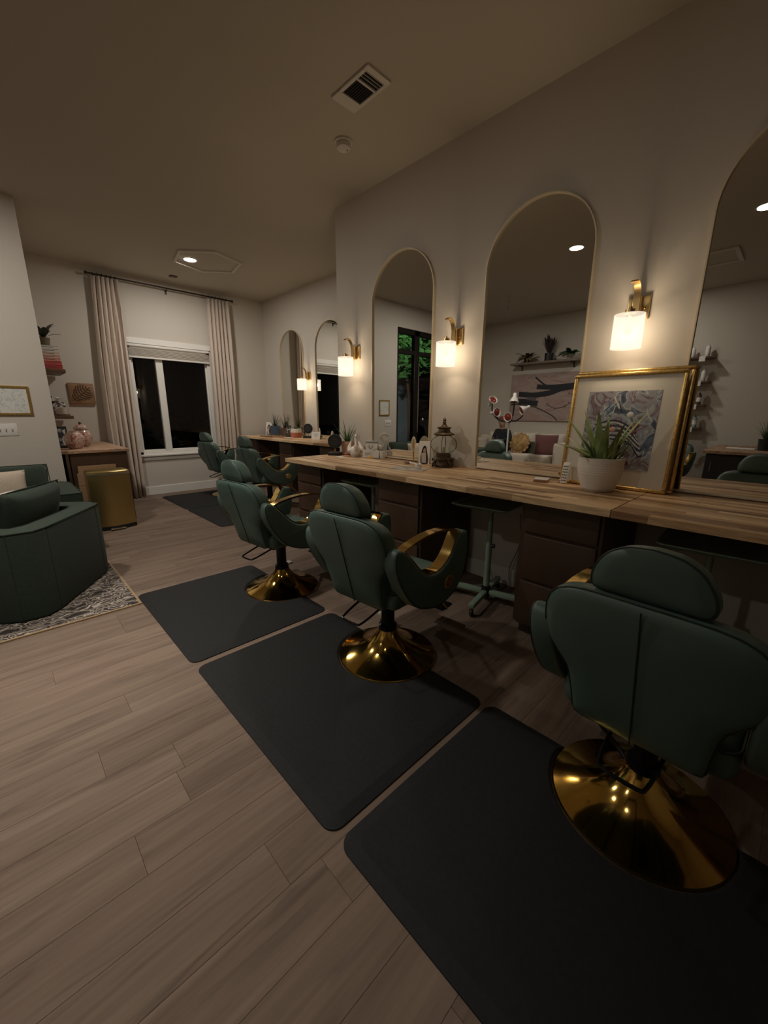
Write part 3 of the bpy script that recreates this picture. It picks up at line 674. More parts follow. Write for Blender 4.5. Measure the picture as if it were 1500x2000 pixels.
def art_mat(name, cols, scale, dist=2., stretch=(1, 1, 1), kind='noise'):
    m, t, p = nt(name); N = t.nodes; tc = N.new('ShaderNodeTexCoord'); mp = N.new('ShaderNodeMapping'); mp.inputs['Scale'].default_value = stretch
    L(t, tc.outputs['Object'], mp.inputs[0])
    nz = N.new('ShaderNodeTexNoise'); nz.inputs['Scale'].default_value = scale; nz.inputs['Detail'].default_value = 4; nz.inputs['Distortion'].default_value = dist; L(t, mp.outputs[0], nz.inputs['Vector'])
    rp = N.new('ShaderNodeValToRGB'); e = rp.color_ramp.elements
    while len(e) < len(cols): e.new(.5)
    for i, (pos, c) in enumerate(cols): e[i].position = pos; e[i].color = (*c, 1)
    L(t, nz.outputs['Fac'], rp.inputs[0]); L(t, rp.outputs[0], p.inputs['Base Color']); p.inputs['Roughness'].default_value = .7
    return m
MAPART = art_mat('pale_sketch_print', [(0, (.62, .62, .58)), (.46, (.70, .69, .64)), (.50, (.45, .48, .46)), (.54, (.70, .69, .64)), (1, (.72, .70, .66))], 14, 1.)
picture('framed_certificate', 'small gold-framed pale print on the wall above the light switch', (.186, YL, 1.431), .268, .283, .022, GILT, 0, MAPART, .018)
t = thing('light_switch', 'white triple light switch plate below the small framed print', 'light switch', (.088, YL, 1.148))
o_('plate', rbox((-.088, -.006, -.06), (.088, 0, .06), .004), WHITEC, t)
for k in (-1, 0, 1): g_ = o_('toggle', rbox((k*.046-.005, -.018, -.010), (k*.046+.005, -.005, .012), .002, 1), mat('switch_toggle', (.45, .42, .38), .5), t)

# alcove cabinet
t = thing('alcove_cabinet', 'dark brown cabinet in the alcove with marbled wood top behind the gold bin', 'cabinet', (.83, 5.72, 0))
o_('end_panel', rbox((-.26, 0, 0), (.30, .02, .862), .003, 1), ESPR, t); o_('body', B().box((-.26, .02, .10), (.28, 1.50, .862)), ESPR, t, sm=False)
o_('filler_strip', rbox((-.30, .005, 0), (-.27, .025, .862), .002, 1), mat('pale_edge_strip', (.20, .14, .10), .5), t)
for k in range(3): dd = o_('cabinet_door', rbox((.281, .06+k*.48, .14), (.30, .50+k*.48, .84), .004, 1), ESPR, t); o_('door_pull', B().cyl((.315, .12+k*.48, .55), (.315, .12+k*.48, .68), .005), CHROME, dd)
TOPM = art_mat('marbled_acacia_top', [(0, (.10, .05, .028)), (.42, (.30, .16, .09)), (.52, (.48, .33, .22)), (.6, (.24, .13, .075)), (1, (.40, .26, .16))], 9, 1.2, (.5, 3, 3))
o_('worktop', rbox((-.335, -.03, .862), (.325, 1.52, .895), .003, 1), TOPM, t)
# gold bin
t = thing('step_bin', 'brushed gold pedal bin standing in front of the alcove cabinet', 'bin', (.855, 5.50, 0))
def dshape(w, d0, d1, n=10): # bulging front
    return [(-w+2*w*i/n, -d0-.05*math.sin(PI*i/n)) for i in range(n+1)]+arc(w-.03, d1-.03, .03, 0, PI/2, 4)+arc(-w+.03, d1-.03, .03, PI/2, PI, 4)
V3 = lambda q, z, s=1.: [Vector((u*s, v*s, z)) for u, v in q]
q = dshape(.202, .12, .13)
o_('body', B().ring_loft([V3(q, .045), V3(q, .635)]), CANGOLD, t); o_('base', B().ring_loft([V3(q, 0, 1.015), V3(q, .045, 1.015)]), BLKP, t)
o_('rim', B().ring_loft([V3(q, .635, 1.02), V3(q, .652, 1.02)]), mat('silver_rim', (.62, .58, .52), .3, 1.), t)
o_('lid', B().ring_loft([V3(q, .652, 1.01), V3(q, .672, 1.0), V3(q, .682, .93), V3(q, .684, .3)]), CANGOLD, t)
o_('pedal', rbox((-.075, -.215, .012), (.075, -.165, .026), .004), CHROME, t); o_('hinge_box', rbox((-.11, .125, .50), (.11, .15, .67), .006), BLKP, t)
for (x0, x1, h, y, lb) in ((.62, .99, .72, 5.69, 'tall flat cardboard sheet leaning on the alcove cabinet'), (.60, .80, .64, 5.665, 'shorter flat cardboard sheet leaning behind the gold bin')):
    t = thing('cardboard_sheet', lb, 'cardboard', ((x0+x1)/2, y, 0)); w = (x1-x0)/2
    o_('board', rbox((-w, -.004, 0), (w, .004, h), .001, 1), CARDB, t); o_('fold_flap', rbox((-w, -.0065, h*.78), (w, -.004, h), .001, 1), CARDB, t)

# wall shelves in alcove
def shelf(name, label, lo, hi, m, cat='shelf', group=None):
    t = thing(name, label, cat, ((lo[0]+hi[0])/2, (lo[1]+hi[1])/2, lo[2]), group=group); s = [(hi[i]-lo[i])/2 for i in range(2)]
    o_('board', rbox((-s[0], -s[1], 0), (s[0], s[1], hi[2]-lo[2]), .003, 1), m, t)
    return t
s1 = shelf('wall_shelf', 'dark wooden shelf in the alcove carrying stacked pink books', (XE, 6.60, 1.80), (.775, 7.22, 1.845), DKWOOD)
s2 = shelf('wall_shelf', 'dark wooden shelf in the alcove carrying the glass dome', (XE, 6.60, 1.235), (.775, 7.22, 1.275), DKWOOD)
for s_ in (s1, s2): o_('cleat', rbox((-.145, -.30, -.03), (-.12, .30, 0), .002, 1), DKWOOD, s_)
z = 1.845
for i, (h, c, lb) in enumerate(((.05, (.42, .045, .05), 'red book at the bottom of the stack'), (.042, (.50, .075, .07), 'coral red book second from the bottom of the stack'), (.036, (.58, .26, .21), 'salmon book third from the bottom of the stack'), (.034, (.60, .36, .29), 'peach book in the middle of the stack'), (.036, (.58, .45, .38), 'pale blush book third from the top of the stack'), (.038, (.56, .52, .48), 'off-white book second from the top of the stack'), (.036, (.58, .57, .55), 'white book on top of the stack'))):
    w = .118-.003*i-random.uniform(0, .007); m = mat('book_cover_%d' % i, c, .6)
    t = thing('book', lb, 'book', (.645, 6.78, z), random.uniform(-.05, .05), 'stacked books on the alcove shelf')
    o_('cover', B().box((-w, -.15, 0), (w, .15, .004)).box((-w, -.15, h-.004), (w, .15, h)).box((-w+.004, -.148, .004), (w-.004, -.142, h-.004)), m, t, sm=False)
    o_('spine_title', B().box((-w*.6, -.1492, h*.42), (w*.5, -.148, h*.58)), mat('book_title_ink', (.12, .09, .08), .8), t, sm=False); o_('pages', B().box((-w+.004, -.141, .004), (w-.004, .146, h-.004)), PAPER, t, sm=False); z += h
def small_pot(name, label, loc, prof, pm, cat='plant', group=None, soil=None):
    t = thing(name, label, cat, loc, 0, group); o_('pot', B().lathe(prof, 28), pm, t)
    if soil: o_('soil', B().lathe([(0, soil[1]), (soil[0], soil[1]), (soil[0], soil[1]-.01), (0, soil[1]-.01)], 20), SOIL, t)
    return t
def potp(r0, r1, h, th=.006): return [(0, 0), (r0, 0), (r1, h), (r1-th, h), (r0-th, th*2), (0, th*2)]
t = small_pot('potted_plant', 'dark broad-leaved plant on top of the stacked books', (.63, 6.76, z), potp(.05, .065, .10), mat('olive_pot', (.10, .08, .035), .6), soil=(.058, .085))
for k in range(11): bb = B(); leaf_blade(bb, (0, 0, .085), k*2.4, random.uniform(.2, 1.0), random.uniform(.18, .27), .062, .06, 1.1, 6, 'leaf'); o_('leaf', bb, LEAFP if k % 2 else LEAFD, t)
# leaf carving
t = thing('leaf_carving', 'carved wooden panel with a split leaf relief on the far wall', 'wall art', (.99, YF, 1.575))
o_('panel', rbox((-.148, -.025, -.145), (.148, -.004, .145), .006), CARVE, t); o_('side_ledge', rbox((-.148, -.02, -.160), (.14, 0, -.146), .003), CARVE, t)
rib = [Vector((-.115, -.095)), Vector((-.05, -.045)), Vector((.02, .01)), Vector((.105, .095))]; dirv = (rib[3]-rib[0]).normalized(); nrm = Vector((-dirv.y, dirv.x))
o_('leaf_stem', B().tube([(p.x, -.0265, p.y) for p in rib], .0045, 6), CARVED, t)
for sd in (-1, 1):
    for k in range(7):
        u = .12+.12*k; base = rib[0].lerp(rib[3], u); ln = (.06, .095, .112, .110, .095, .070, .042)[k]; pts = []
        for i in range(7):
            w = i/6; p = base+nrm*sd*ln*w+dirv*(ln*.75*w*w-.015*w); pts.append((max(-.14, min(.14, p.x)), -.0262, max(-.138, min(.138, p.y))))
        o_('leaf_lobe', B().tube(pts, [(.0098*(.35+.65*math.sin(PI*(.15+.75*i/6))), .003) for i in range(7)], 6, flat=(dirv.x, 0, dirv.y)), CARVED, t)
# glass dome with flowers + jars + frames
t = thing('glass_dome', 'glass bell jar with dried flowers on the lower alcove shelf', 'ornament', (.68, 6.72, 1.275))
o_('base', B().lathe([(0, 0), (.075, 0), (.075, .018), (0, .02)], 24), DKWOOD, t); o_('dome', B().lathe([(.066, .02), (.066, .15), (.055, .19), (.03, .215), (0, .222)], 24), GLASS, t)
o_('paper_wrap', B().lathe([(.045, .022), (.05, .10), (.048, .101), (.043, .024)], 12), mat('blush_paper', (.55, .42, .36), .8), t)
for k in range(7): o_('flower', B().lathe([(0, -.012), (.014, -.006), (.018, .004), (.008, .012), (0, .010)], 8, (.03*math.cos(k*2.4), .03*math.sin(k*2.4), .12+.012*(k % 4))), (LEAFP, BURG, WHITEC)[k % 3], t)
t = thing('flower_bunch', 'loose bunch of pink and white dried flowers below the book shelf', 'flowers', (.66, 6.70, 1.497))
o_('vase', B().lathe([(0, 0), (.035, 0), (.04, .05), (.022, .09), (.026, .10), (0, .1)], 16), DKWOOD, t)
for k, (x, y_, z_, m) in enumerate(((-.05, -.02, .20, mat('magenta_petal', (.30, .03, .13), .7)), (.05, -.03, .22, WHITEC), (.0, .0, .17, LEAFP), (.06, .02, .15, LEAFP), (-.02, .03, .24, LEAFP), (.035, -.05, .18, BURG))):
    fs = o_('flower', B().lathe([(0, -.018), (.02, -.01), (.028, .004), (.012, .016), (0, .012)], 9, (x, y_, z_)), m, t); o_('stem', B().tube([(0, 0, .09), (x*.6, y_*.6, z_*.75), (x, y_, z_-.015)], .002, 5), LEAFD, fs)
t.location = (.62, 6.95, 1.275)
def ginger(label, loc, s, lid):
    t = thing('ginger_jar', label, 'jar', loc, 0, 'pink patterned jars')
    jm = art_mat('pink_blossom_glaze' + str(s), [(0, (.20, .07, .055)), (.42, (.34, .13, .10)), (.47, (.50, .37, .31)), (.56, (.54, .42, .36)), (.62, (.34, .14, .10)), (1, (.5, .37, .32))], 16/s, 1.5); jm.node_tree.nodes['Principled BSDF'].inputs['Roughness'].default_value = .15
    o_('body', B().lathe([(0, 0), (.06*s, 0), (.075*s, .02*s), (.10*s, .08*s), (.104*s, .12*s), (.095*s, .16*s), (.07*s, .185*s), (.062*s, .20*s), (.062*s, .212*s), (.055*s, .212*s), (.055*s, .19*s), (0, .19*s)], 36), jm, t)
    if lid: ld = o_('lid', B().lathe([(.0, .205*s), (.072*s, .205*s), (.072*s, .225*s), (.05*s, .25*s), (.02*s, .262*s), (0, .265*s)], 30), jm, t); o_('lid_knob', B().lathe([(0, .26*s), (.012*s, .262*s), (.016*s, .278*s), (.008*s, .292*s), (0, .294*s)], 12), BRONZE, ld)
ginger('rounded pink blossom jar without a lid at the front of the alcove cabinet', (.675, 6.02, .895), .98, False)
ginger('taller pink blossom jar with a knobbed lid behind the rounded jar', (.80, 6.40, .895), 1.05, True)
t = thing('photo_stand', 'black framed card leaning under the lower alcove shelf', 'picture', (.575, 6.20, .895), .2)
fb = o_('frame', B().box((-.07, -.006, 0), (.07, .006, .26), .002, 1, T3((0, 0, 0), rx=-.12)), BLKP, t); o_('print', B().box((-.05, -.0085, .03), (.05, -.0062, .23), 0, 1, T3((0, 0, 0), rx=-.12)), art_mat('mono_print', [(0, (.02, .02, .02)), (.48, (.03, .03, .03)), (.55, (.6, .58, .55)), (1, (.7, .68, .64))], 10, .5), fb, sm=False)

# ================================================================== COUNTER ITEMS
# potted aloe
t = thing('potted_aloe', 'spiky green aloe in a cream ribbed pot before the leaning picture', 'plant', (2.478, .770, CT))
prof = [(0, 0), (.072, 0), (.078, .004), (.082, .012)]
for i in range(30):
    u = i/29; z = .014+u*.176; r = .086+.032*math.sin(min(1, u*1.35)*PI/2)-.004*max(0, u-.75)
    prof.append((r+(.0016 if i % 2 else -.0006), z))
prof += [(.108, .193), (.104, .190), (.10, .165), (0, .165)]
pp = o_('pot', B().lathe(prof, 40), CREAMC, t); o_('pot_foot', B().lathe([(0, -.0), (.073, 0), (.084, .016), (.0835, .022), (0, .022)], 40), mat('raw_clay', (.48, .34, .24), .7), pp)
o_('soil', B().lathe([(0, .170), (.101, .170), (.101, .160), (0, .160)], 24), SOIL, t)
AL = [(2.05, .50, .34, .046), (2.5, .95, .30, .050), (1.2, .28, .33, .044), (.2, .20, .28, .040), (5.2, .42, .36, .034), (4.9, .30, .30, .036), (3.5, .30, .26, .044), (3.0, .12, .31, .05), (4.3, .25, .26, .05), (2.2, .25, .24, .04), (1.7, .75, .22, .04)]
for az, ln_, l_, w_ in AL: bb = B(); leaf_blade(bb, (.035*math.cos(az), .035*math.sin(az), .160), az, ln_, l_*.98, w_*1.55, .28, .25 if ln_ < .8 else .5, 8); o_('leaf', bb, ALOE, t)
for k in range(26):
    az = 4.6+random.uniform(-1.2, 1.1); rr = random.uniform(.02, .085); bb = B(); leaf_blade(bb, (rr*math.cos(az), rr*math.sin(az), .160), az+random.uniform(-.8, .8), random.uniform(.1, .75), random.uniform(.09, .19), random.uniform(.018, .034), .3, .2, 6); o_('leaf', bb, ALOE if k % 4 else LEAFG, t)

# leaning framed pictures
def lean_picture(label, yc, w, h, xb, xt, fm, art, fw=.02, dp=.024, mount=.085):
    ang = math.asin((xt-xb)/h)
    t = thing('framed_picture', label, 'picture', (xb, yc, CT), 0, 'leaning framed pictures'); m = T3((0, 0, 0), ry=ang)
    for lo, hi in (((-dp, -w/2, 0), (0, w/2, fw)), ((-dp, -w/2, h-fw), (0, w/2, h)), ((-dp, -w/2, fw), (0, -w/2+fw, h-fw)), ((-dp, w/2-fw, fw), (0, w/2, h-fw))):
        o_('frame_bar', B().box(lo, hi, .006, 3, m), fm, t)
    o_('backing', B().box((-.003, -w/2+fw*.5, fw*.5), (.004, w/2-fw*.5, h-fw*.5), 0, 1, m), DKWOOD, t, sm=False)
    mo = o_('mount', B().box((-.012, -w/2+fw, fw), (-.004, w/2-fw, h-fw), 0, 1, m), MATTE, t, sm=False)
    if art: 
        pr = o_('print', B().box((-.0135, -w/2+fw+mount, fw+mount*1.15), (-.0121, w/2-fw-mount*.95, h-fw-mount), 0, 1, m), art, mo, sm=False)
    return t, m
FLOR = art_mat('floral_watercolour', [(0, (.03, .03, .055)), (.36, (.06, .07, .11)), (.42, (.15, .18, .24)), (.46, (.50, .49, .46)), (.50, (.24, .28, .33)), (.55, (.33, .31, .33)), (.60, (.15, .085, .12)), (.66, (.40, .37, .38)), (1, (.10, .06, .09))], 10, 1.0)
t, m_ = lean_picture('gold-framed floral watercolour with cream mount leaning behind the aloe', .757, .585, .672, 2.632, 2.706, GILT, FLOR)
# painted strokes of the print (flat print marks)
random.seed(3)
def stroke(pts, w, m, lbl='brush_stroke', x=-.0141): o_(lbl, B().tube([m_ @ Vector((x, a, b_)) for a, b_ in smooth(pts, 4)], (w, .0004), 6, flat=(0, 1, .3)), m, t)
SL = mat('ink_violet', (.035, .03, .06), .8); PB = mat('wash_pale', (.60, .57, .54), .8); PR = mat('wash_plum', (.20, .06, .085), .8); BT = mat('wash_blue', (.09, .16, .26), .8); CO = mat('wash_coral', (.55, .28, .20), .8)
for k in range(9): stroke([(.13-.012*k, .37-.010*k), (.03-.012*k, .40-.016*k), (-.06-.008*k, .36-.020*k), (-.10-.006*k, .30-.012*k)], .0035, (SL, PB)[k % 2])
for k in range(14): y_, z_ = random.uniform(-.16, .17), random.uniform(.16, .54); stroke([(y_, z_), (y_+random.uniform(-.03, .03), z_-.03), (y_+random.uniform(-.05, .05), z_-.07)], random.uniform(.002, .006), random.choice((SL, BT, PR, PB)))
for y_, z_, r_, mm in ((-.09, .37, .017, PR), (-.085, .335, .015, PR), (-.06, .36, .012, PR), (.03, .345, .017, CO), (.10, .32, .022, BT), (-.03, .14, .020, PR), (-.07, .155, .014, PR), (-.05, .43, .018, PB)):
    o_('blossom', B().lathe([(0, 0), (r_, 0), (r_*.9, .0008), (0, .001)], 14, m=m_ @ T3((-.0137, y_, z_), ry=-PI/2)), mm, t)
lean_picture('second gold-framed picture stacked behind the floral watercolour', .742, .60, .690, 2.678, 2.742, GILT, None)
# remote control
t = thing('remote_control', 'white remote control leaning on the gold picture frame', 'remote', (2.560, 1.0, CT+.002)); m = T3((0, 0, 0), ry=.25)
b = B().box((-.010, -.021, 0), (.010, .021, .135), .007, 3, m); o_('body', b, WHITEC, t)
for i in range(6):
    for j in range(3): o_('button', B().box((-.0115, -.0155+j*.0115, .014+i*.018), (-.0095, -.0075+j*.0115, .022+i*.018), 0, 1, m), mat('grey_button', (.12, .12, .12), .6), t, sm=False)
t = thing('trinket_box', 'small flat wooden coaster box on the counter left of the remote', 'box', (2.545, 1.135, CT), .3)
o_('base', rbox((-.055, -.045, 0), (.055, .045, .016), .003), STAVE[2], t); o_('lid', rbox((-.054, -.044, .016), (.054, .044, .021), .002), WHITEC, t)

# bronze lantern
t = thing('bronze_lantern', 'ornate aged bronze lantern with round glass body on the counter', 'lantern', (2.645, 2.03, CT+.002), .5)
o_('base', B().lathe([(0, 0.01), (.088, .01), (.090, .02), (.080, .035), (.078, .05), (.086, .06), (.082, .07), (.06, .085), (.062, .105), (.05, .11), (0, .11)], 8), BRONZE, t)
for k in range(4):
    a = PI/4+k*PI/2; o_('foot', B().tube(smooth([(.075*math.cos(a), .075*math.sin(a), .05), (.10*math.cos(a), .10*math.sin(a), .03), (.095*math.cos(a), .095*math.sin(a), .014), (.108*math.cos(a), .108*math.sin(a), .0085)], 3), .008, 8), BRONZE, t)
for k in range(4):
    a = k*PI/2; c_ = Vector((.083*math.cos(a), .083*math.sin(a), .055)); e = Vector((-math.sin(a), math.cos(a), 0)); up = Vector((0, 0, 1))
    for s in (-1, 1): o_('scroll', B().tube([c_+e*s*(.028+.018*math.cos(q_)*(1-q_/9))+up*(.018*math.sin(q_)*(1-q_/9)) for q_ in [i*.5 for i in range(14)]], .003, 6), BRONZE, t)
o_('glass_globe', B().lathe([(.045, .108), (.075, .12), (.098, .15), (.106, .182), (.098, .214), (.075, .244), (.05, .256)], 36), GLASS, t)
for k in range(2):
    a = k*PI/2; o_('glass_hoop', B().tube([(.108*math.cos(q_)*math.cos(a), .108*math.cos(q_)*math.sin(a), .182+.078*math.sin(q_)) for q_ in [2*PI*i/32 for i in range(32)]], .0028, 6, close=True), BRONZE, t)
o_('candle_tube', B().cyl((0, 0, .10), (0, 0, .16), .018), mat('wax', (.5, .45, .36), .5), t)
o_('roof', B().lathe([(.045, .252), (.078, .256), (.088, .266), (.080, .272), (.058, .28), (.050, .29), (.046, .306), (.058, .314), (.060, .32), (.03, .326), (.018, .34), (.012, .35), (0, .352)], 8), BRONZE, t)
o_('finial', B().lathe([(0, .345), (.010, .35), (.018, .36), (.010, .37), (.014, .38), (.006, .392), (0, .396)], 12), BRONZE, t)
o_('ring_handle', B().tube([(.024*math.cos(q_)+.018, 0, .372+.024*math.sin(q_)) for q_ in [2*PI*i/20 for i in range(20)]], .0025, 6, close=True), BRONZE, t)

# portrait cards
def portrait(name, label, loc, rz, w, h, hair, bg, lean=.18, dx=0):
    t = thing(name, label, 'photo card', loc, rz); m = T3((0, 0, 0), rx=-lean)
    o_('card', B().box((-w/2, -.002, 0), (w/2, .002, h), .001, 1, m), bg, t)
    def disc(nm, cx, cz, rx_, rz_, mm, d, n=20): o_(nm, B().ring_loft([[m @ Vector((cx+rx_*math.cos(2*PI*i/n), -d, cz+rz_*math.sin(2*PI*i/n))) for i in range(n)], [m @ Vector((cx+rx_*math.cos(2*PI*i/n), -.002, cz+rz_*math.sin(2*PI*i/n))) for i in range(n)]]), mm, t, sm=False)
    def shape(nm, pts, mm, d): o_(nm, B().ring_loft([[m @ Vector((u*w, -d, v*h)) for u, v in pts], [m @ Vector((u*w, -.002, v*h)) for u, v in pts]]), mm, t, sm=False)
    shape('hair_print', smooth([(-.30, .02), (-.34, .3), (-.24, .60), (-.12, .76), (.02, .80), (.15, .74), (.24, .55), (.34, .3), (.36, .02)], 3), hair, .0026)
    shape('dress_print', [(-.18, .005), (-.12, .30), (.14, .30), (.24, .005)], BG2, .0029)
    shape('neck_print', [(-.05, .28), (-.05, .46), (.07, .46), (.08, .28), (.02, .16)], SKIN, .0031)
    disc('face_print', .01*w, .56*h, .125*w, .135*h, SKIN, .0034); disc('lips_print', .01*w, .50*h, .04*w, .012*h, RED, .0037)
    for s in (-1, 1): disc('eye_print', .01*w+s*.05*w, .585*h, .022*w, .009*h, INK, .0037)
    o_('stand', B().box((-.02, .0, 0), (.02, .003, h*.5), 0, 1, T3((0, .002, 0), rx=.25)), PAPER, t, sm=False)
BG2 = mat('dress_black', (.02, .018, .02), .7)
portrait('photo_card', 'photo card of a woman with long black hair beside the lantern', (2.655, 2.245, CT), PI*1.5+.55, .095, .20, INK, PAPER)
portrait('photo_card', 'small photo card of a woman at the window end of the recess counter', (3.76, 7.06, CF), PI*1.5+.5, .13, .24, mat('dark_brown_hair', (.03, .018, .012), .7), PAPER)
# fan on gold stand
t = thing('fan_ornament', 'gold stand holding a cream pressed fan in front of the first mirror', 'ornament', (2.69, 2.40, CT), -.4)
o_('base', B().lathe([(0, 0), (.045, 0), (.045, .006), (.008, .010), (.006, .10), (0, .10)], 20), GOLD, t)
fp = [(0, .10)]+[(.075*math.cos(a)*.75, .115+.115*math.sin(a)) for a in [math.radians(15+10*i) for i in range(14)]]
o_('fan', B().prism(fp, lambda u, v, d_: Vector((d_, u, v)), -.002, .002), mat('cream_fan', (.62, .55, .42), .6), t)
for k in range(6): a = math.radians(30+20*k); o_('rib', B().cyl((-.004, 0, .105), (-.004, .06*math.cos(a), .115+.10*math.sin(a)), .0016, n=6), GOLD, t)
# calendar
t = thing('desk_calendar', 'white flip calendar with a green leaf print on a card holder', 'calendar', (2.66, 2.93, CT), PI*1.5+.5)
o_('holder', B().box((-.085, -.03, 0), (.085, -.026, .075), .001, 1, T3((0, 0, 0), rx=-.1)), PAPER, t); o_('gold_triangle', B().prism([(-.03, .001), (.03, .001), (0, .028)], lambda u, v, d_: Vector((u, d_, v)), -.040, -.031), GOLD, t)
o_('front_leaf', B().box((-.055, -.02, .065), (.065, -.016, .165), .001, 1, T3((0, 0, 0), rx=-.14)), PAPER, t); o_('back_leaf', B().box((-.06, .0, 0), (.07, .004, .165), .001, 1, T3((0, .035, 0), rx=.25)), mat('grey_card', (.35, .35, .35), .7), t)
for k in range(5): bb = B(); leaf_blade(bb, (0, 0, 0), 0 if k % 2 else PI, .3+.15*k, .06, .016, .1, .2, 5, 'leaf'); bm_ = T3((.005, -.042, .085), rx=-.14); bmesh.ops.transform(bb.bm, matrix=bm_, verts=bb.bm.verts[:]); o_('leaf_print', bb, LEAFG, t)
for k in range(3): o_('text_line', B().box((-.06, -.0335, .05-.012*k), (.02-.02*k, -.0322, .053-.012*k)), mat('grey_print', (.25, .24, .22), .8), t, sm=False)
t = thing('paper_cup', 'small white cup behind the desk calendar', 'cup', (2.715, 2.83, CT)); o_('cup', B().lathe([(0, 0), (.024, 0), (.031, .065), (.033, .066), (.030, .068), (.022, .004), (0, .004)], 24), WHITEC, t); o_('cup_sleeve', B().lathe([(.0262, .02), (.0292, .045), (.0296, .045), (.0268, .02)], 24), PAPER, t)
# swan
t = thing('swan_planter', 'white ceramic swan filled with pink shells beside the pink pot', 'ornament', (2.62, 3.13, CT), -2.2)
o_('body', B().lathe([(0, 0), (.045, 0), (.062, .02), (.070, .05), (.058, .085), (.040, .10), (.036, .095), (.05, .075), (0, .06)], 28, sx=1.2, sy=.85), WHITEC, t)
o_('neck', B().tube(smooth([(.06, 0, .06), (.095, 0, .10), (.075, 0, .15), (.05, 0, .185), (.07, 0, .215), (.10, 0, .215), (.115, 0, .20)], 4), [.022]*6+[.014]*8+[.011]*5+[.013]*3+[.010]*3, 10), WHITEC, t)
o_('beak', B().cyl((.115, 0, .20), (.140, 0, .190), .006, .001), mat('orange_beak', (.45, .18, .05), .5), t)
for k in range(9): o_('shell', B().lathe([(0, -.010), (.012, -.004), (.015, .004), (.006, .012), (0, .013)], 8, (.03*math.cos(k*2.4)*(.4+.07*k), .024*math.sin(k*2.4)*(.4+.07*k), .088+.004*(k % 3))), PINKC if k % 2 else mat('pale_shell', (.66, .54, .47), .5), t)
for s in (-1, 1): o_('wing', B().tube(smooth([(.03, s*.055, .05), (-.03, s*.062, .075), (-.08, s*.05, .115), (-.10, s*.035, .15)], 4), [.018, .020, .022, .022, .022, .020, .018, .016, .014, .011, .008, .005, .002], 8), WHITEC, t)
# pink pot with spiky plant
def spiky(name, label, loc, prof, pm, soil, n, l0, l1, w, m, lean=.6, extra=None):
    t = small_pot(name, label, loc, prof, pm, soil=soil)
    for k in range(n): bb = B(); leaf_blade(bb, (.015*math.cos(k*2.4), .015*math.sin(k*2.4), soil[1]-.005), k*2.4, random.uniform(.08, lean), random.uniform(l0, l1), w, .25, .3, 6); o_('leaf', bb, m, t)
    return t
spiky('potted_plant', 'spiky green plant in a pink clay pot at the end of the long counter', (2.68, 3.33, CT), potp(.058, .072, .14), PINKC, (.064, .125), 16, .14, .28, .017, LEAFG, .75)
o_('saucer', B().lathe([(0, 0), (.075, 0), (.082, .014), (.078, .014), (0, .004)], 24), mat('terracotta_saucer', (.40, .18, .10), .6), [o for o in C.objects if o.get('label', '').startswith('spiky green plant in a pink')][0])
# round black desk signs
def disc_sign(label, loc, rz, s=1.):
    t = thing('desk_sign', label, 'sign', loc, rz, 'round black desk signs')
    o_('base', rbox((-.055*s, -.06*s, 0), (.055*s, .06*s, .03*s), .004), BLKP, t); o_('post', B().cyl((0, 0, .028*s), (0, 0, .075*s), .005*s), BRASS, t)
    o_('disc', B().lathe([(0, -.008*s), (.068*s, -.008*s), (.072*s, 0), (.068*s, .008*s), (0, .008*s)], 32, m=T3((0, 0, .135*s), ry=PI/2)), BLKP, t)
    for k in range(5): w = (.02, .045, .05, .04, .02)[k]*s; o_('print_line', B().box((-.0088*s, -w, .135*s+(k-2)*.017*s), (-.0078*s, w, .135*s+(k-2)*.017*s+.002)), mat('grey_lettering', (.16, .16, .16), .6), t, sm=False)
disc_sign('round black disc sign on a square base at the end of the long counter', (2.535, 3.36, CT), .65, 1.05)
disc_sign('round black disc sign between the two recess mirrors', (3.78, 5.74, CF), .55, 1.15)
t = tag(o_('paper_card', rbox((-.07, -.03, 0), (.07, .03, .003), .001, 1), PAPER), 'blank white card lying below the swan ornament', 'card'); t.location = (2.46, 3.17, CT); t.rotation_euler = (0, 0, 1.2)
# magazine, clip, hair tool
t = thing('magazine', 'thin pale magazine lying on the counter before the lantern', 'magazine', (2.34, 2.12, CT), .35)
o_('cover', rbox((-.105, -.14, .004), (.105, .14, .006), .001, 1), art_mat('grey_magazine_cover', [(0, (.18, .15, .12)), (.45, (.30, .26, .22)), (.55, (.52, .48, .42)), (1, (.62, .58, .52))], 6, .6), t); o_('pages', B().box((-.104, -.139, 0), (.104, .139, .004)), PAPER, t, sm=False)
t = thing('claw_clip', 'pearly white hair claw clip on the pale magazine', 'hair clip', (2.37, 2.06, CT+.0062), .8)
for s in (-1, 1):
    o_('jaw', B().tube(smooth([(-.055, s*.006, .030), (-.03, s*.020, .028), (.02, s*.024, .026), (.055, s*.008, .026)], 3), (.012, .003), 8, flat=(0, 0, 1)), WHITEC, t)
    for k in range(5): o_('tooth', B().tube([(-.035+k*.018, s*.021, .024), (-.035+k*.018, s*.020, .010), (-.035+k*.018, s*.006, .002)], .0028, 6), WHITEC, t)
o_('spring', B().cyl((-.05, -.012, .03), (-.05, .012, .03), .005), CHROME, t)
t = thing('hair_brush', 'small white-handled brush lying on the counter beside the photo card', 'brush', (2.56, 2.30, CT+.012), 1.25)
o_('handle', B().tube(smooth([(-.10, 0, 0), (-.05, 0, .002), (0, 0, 0), (.03, 0, .002)], 3), [.008, .009, .009, .008, .007, .007, .007, .008, .009, .010], 10), WHITEC, t); o_('head', rbox((.03, -.022, -.010), (.105, .022, .010), .009, 3), mat('brown_brush_head', (.22, .12, .07), .5), t)

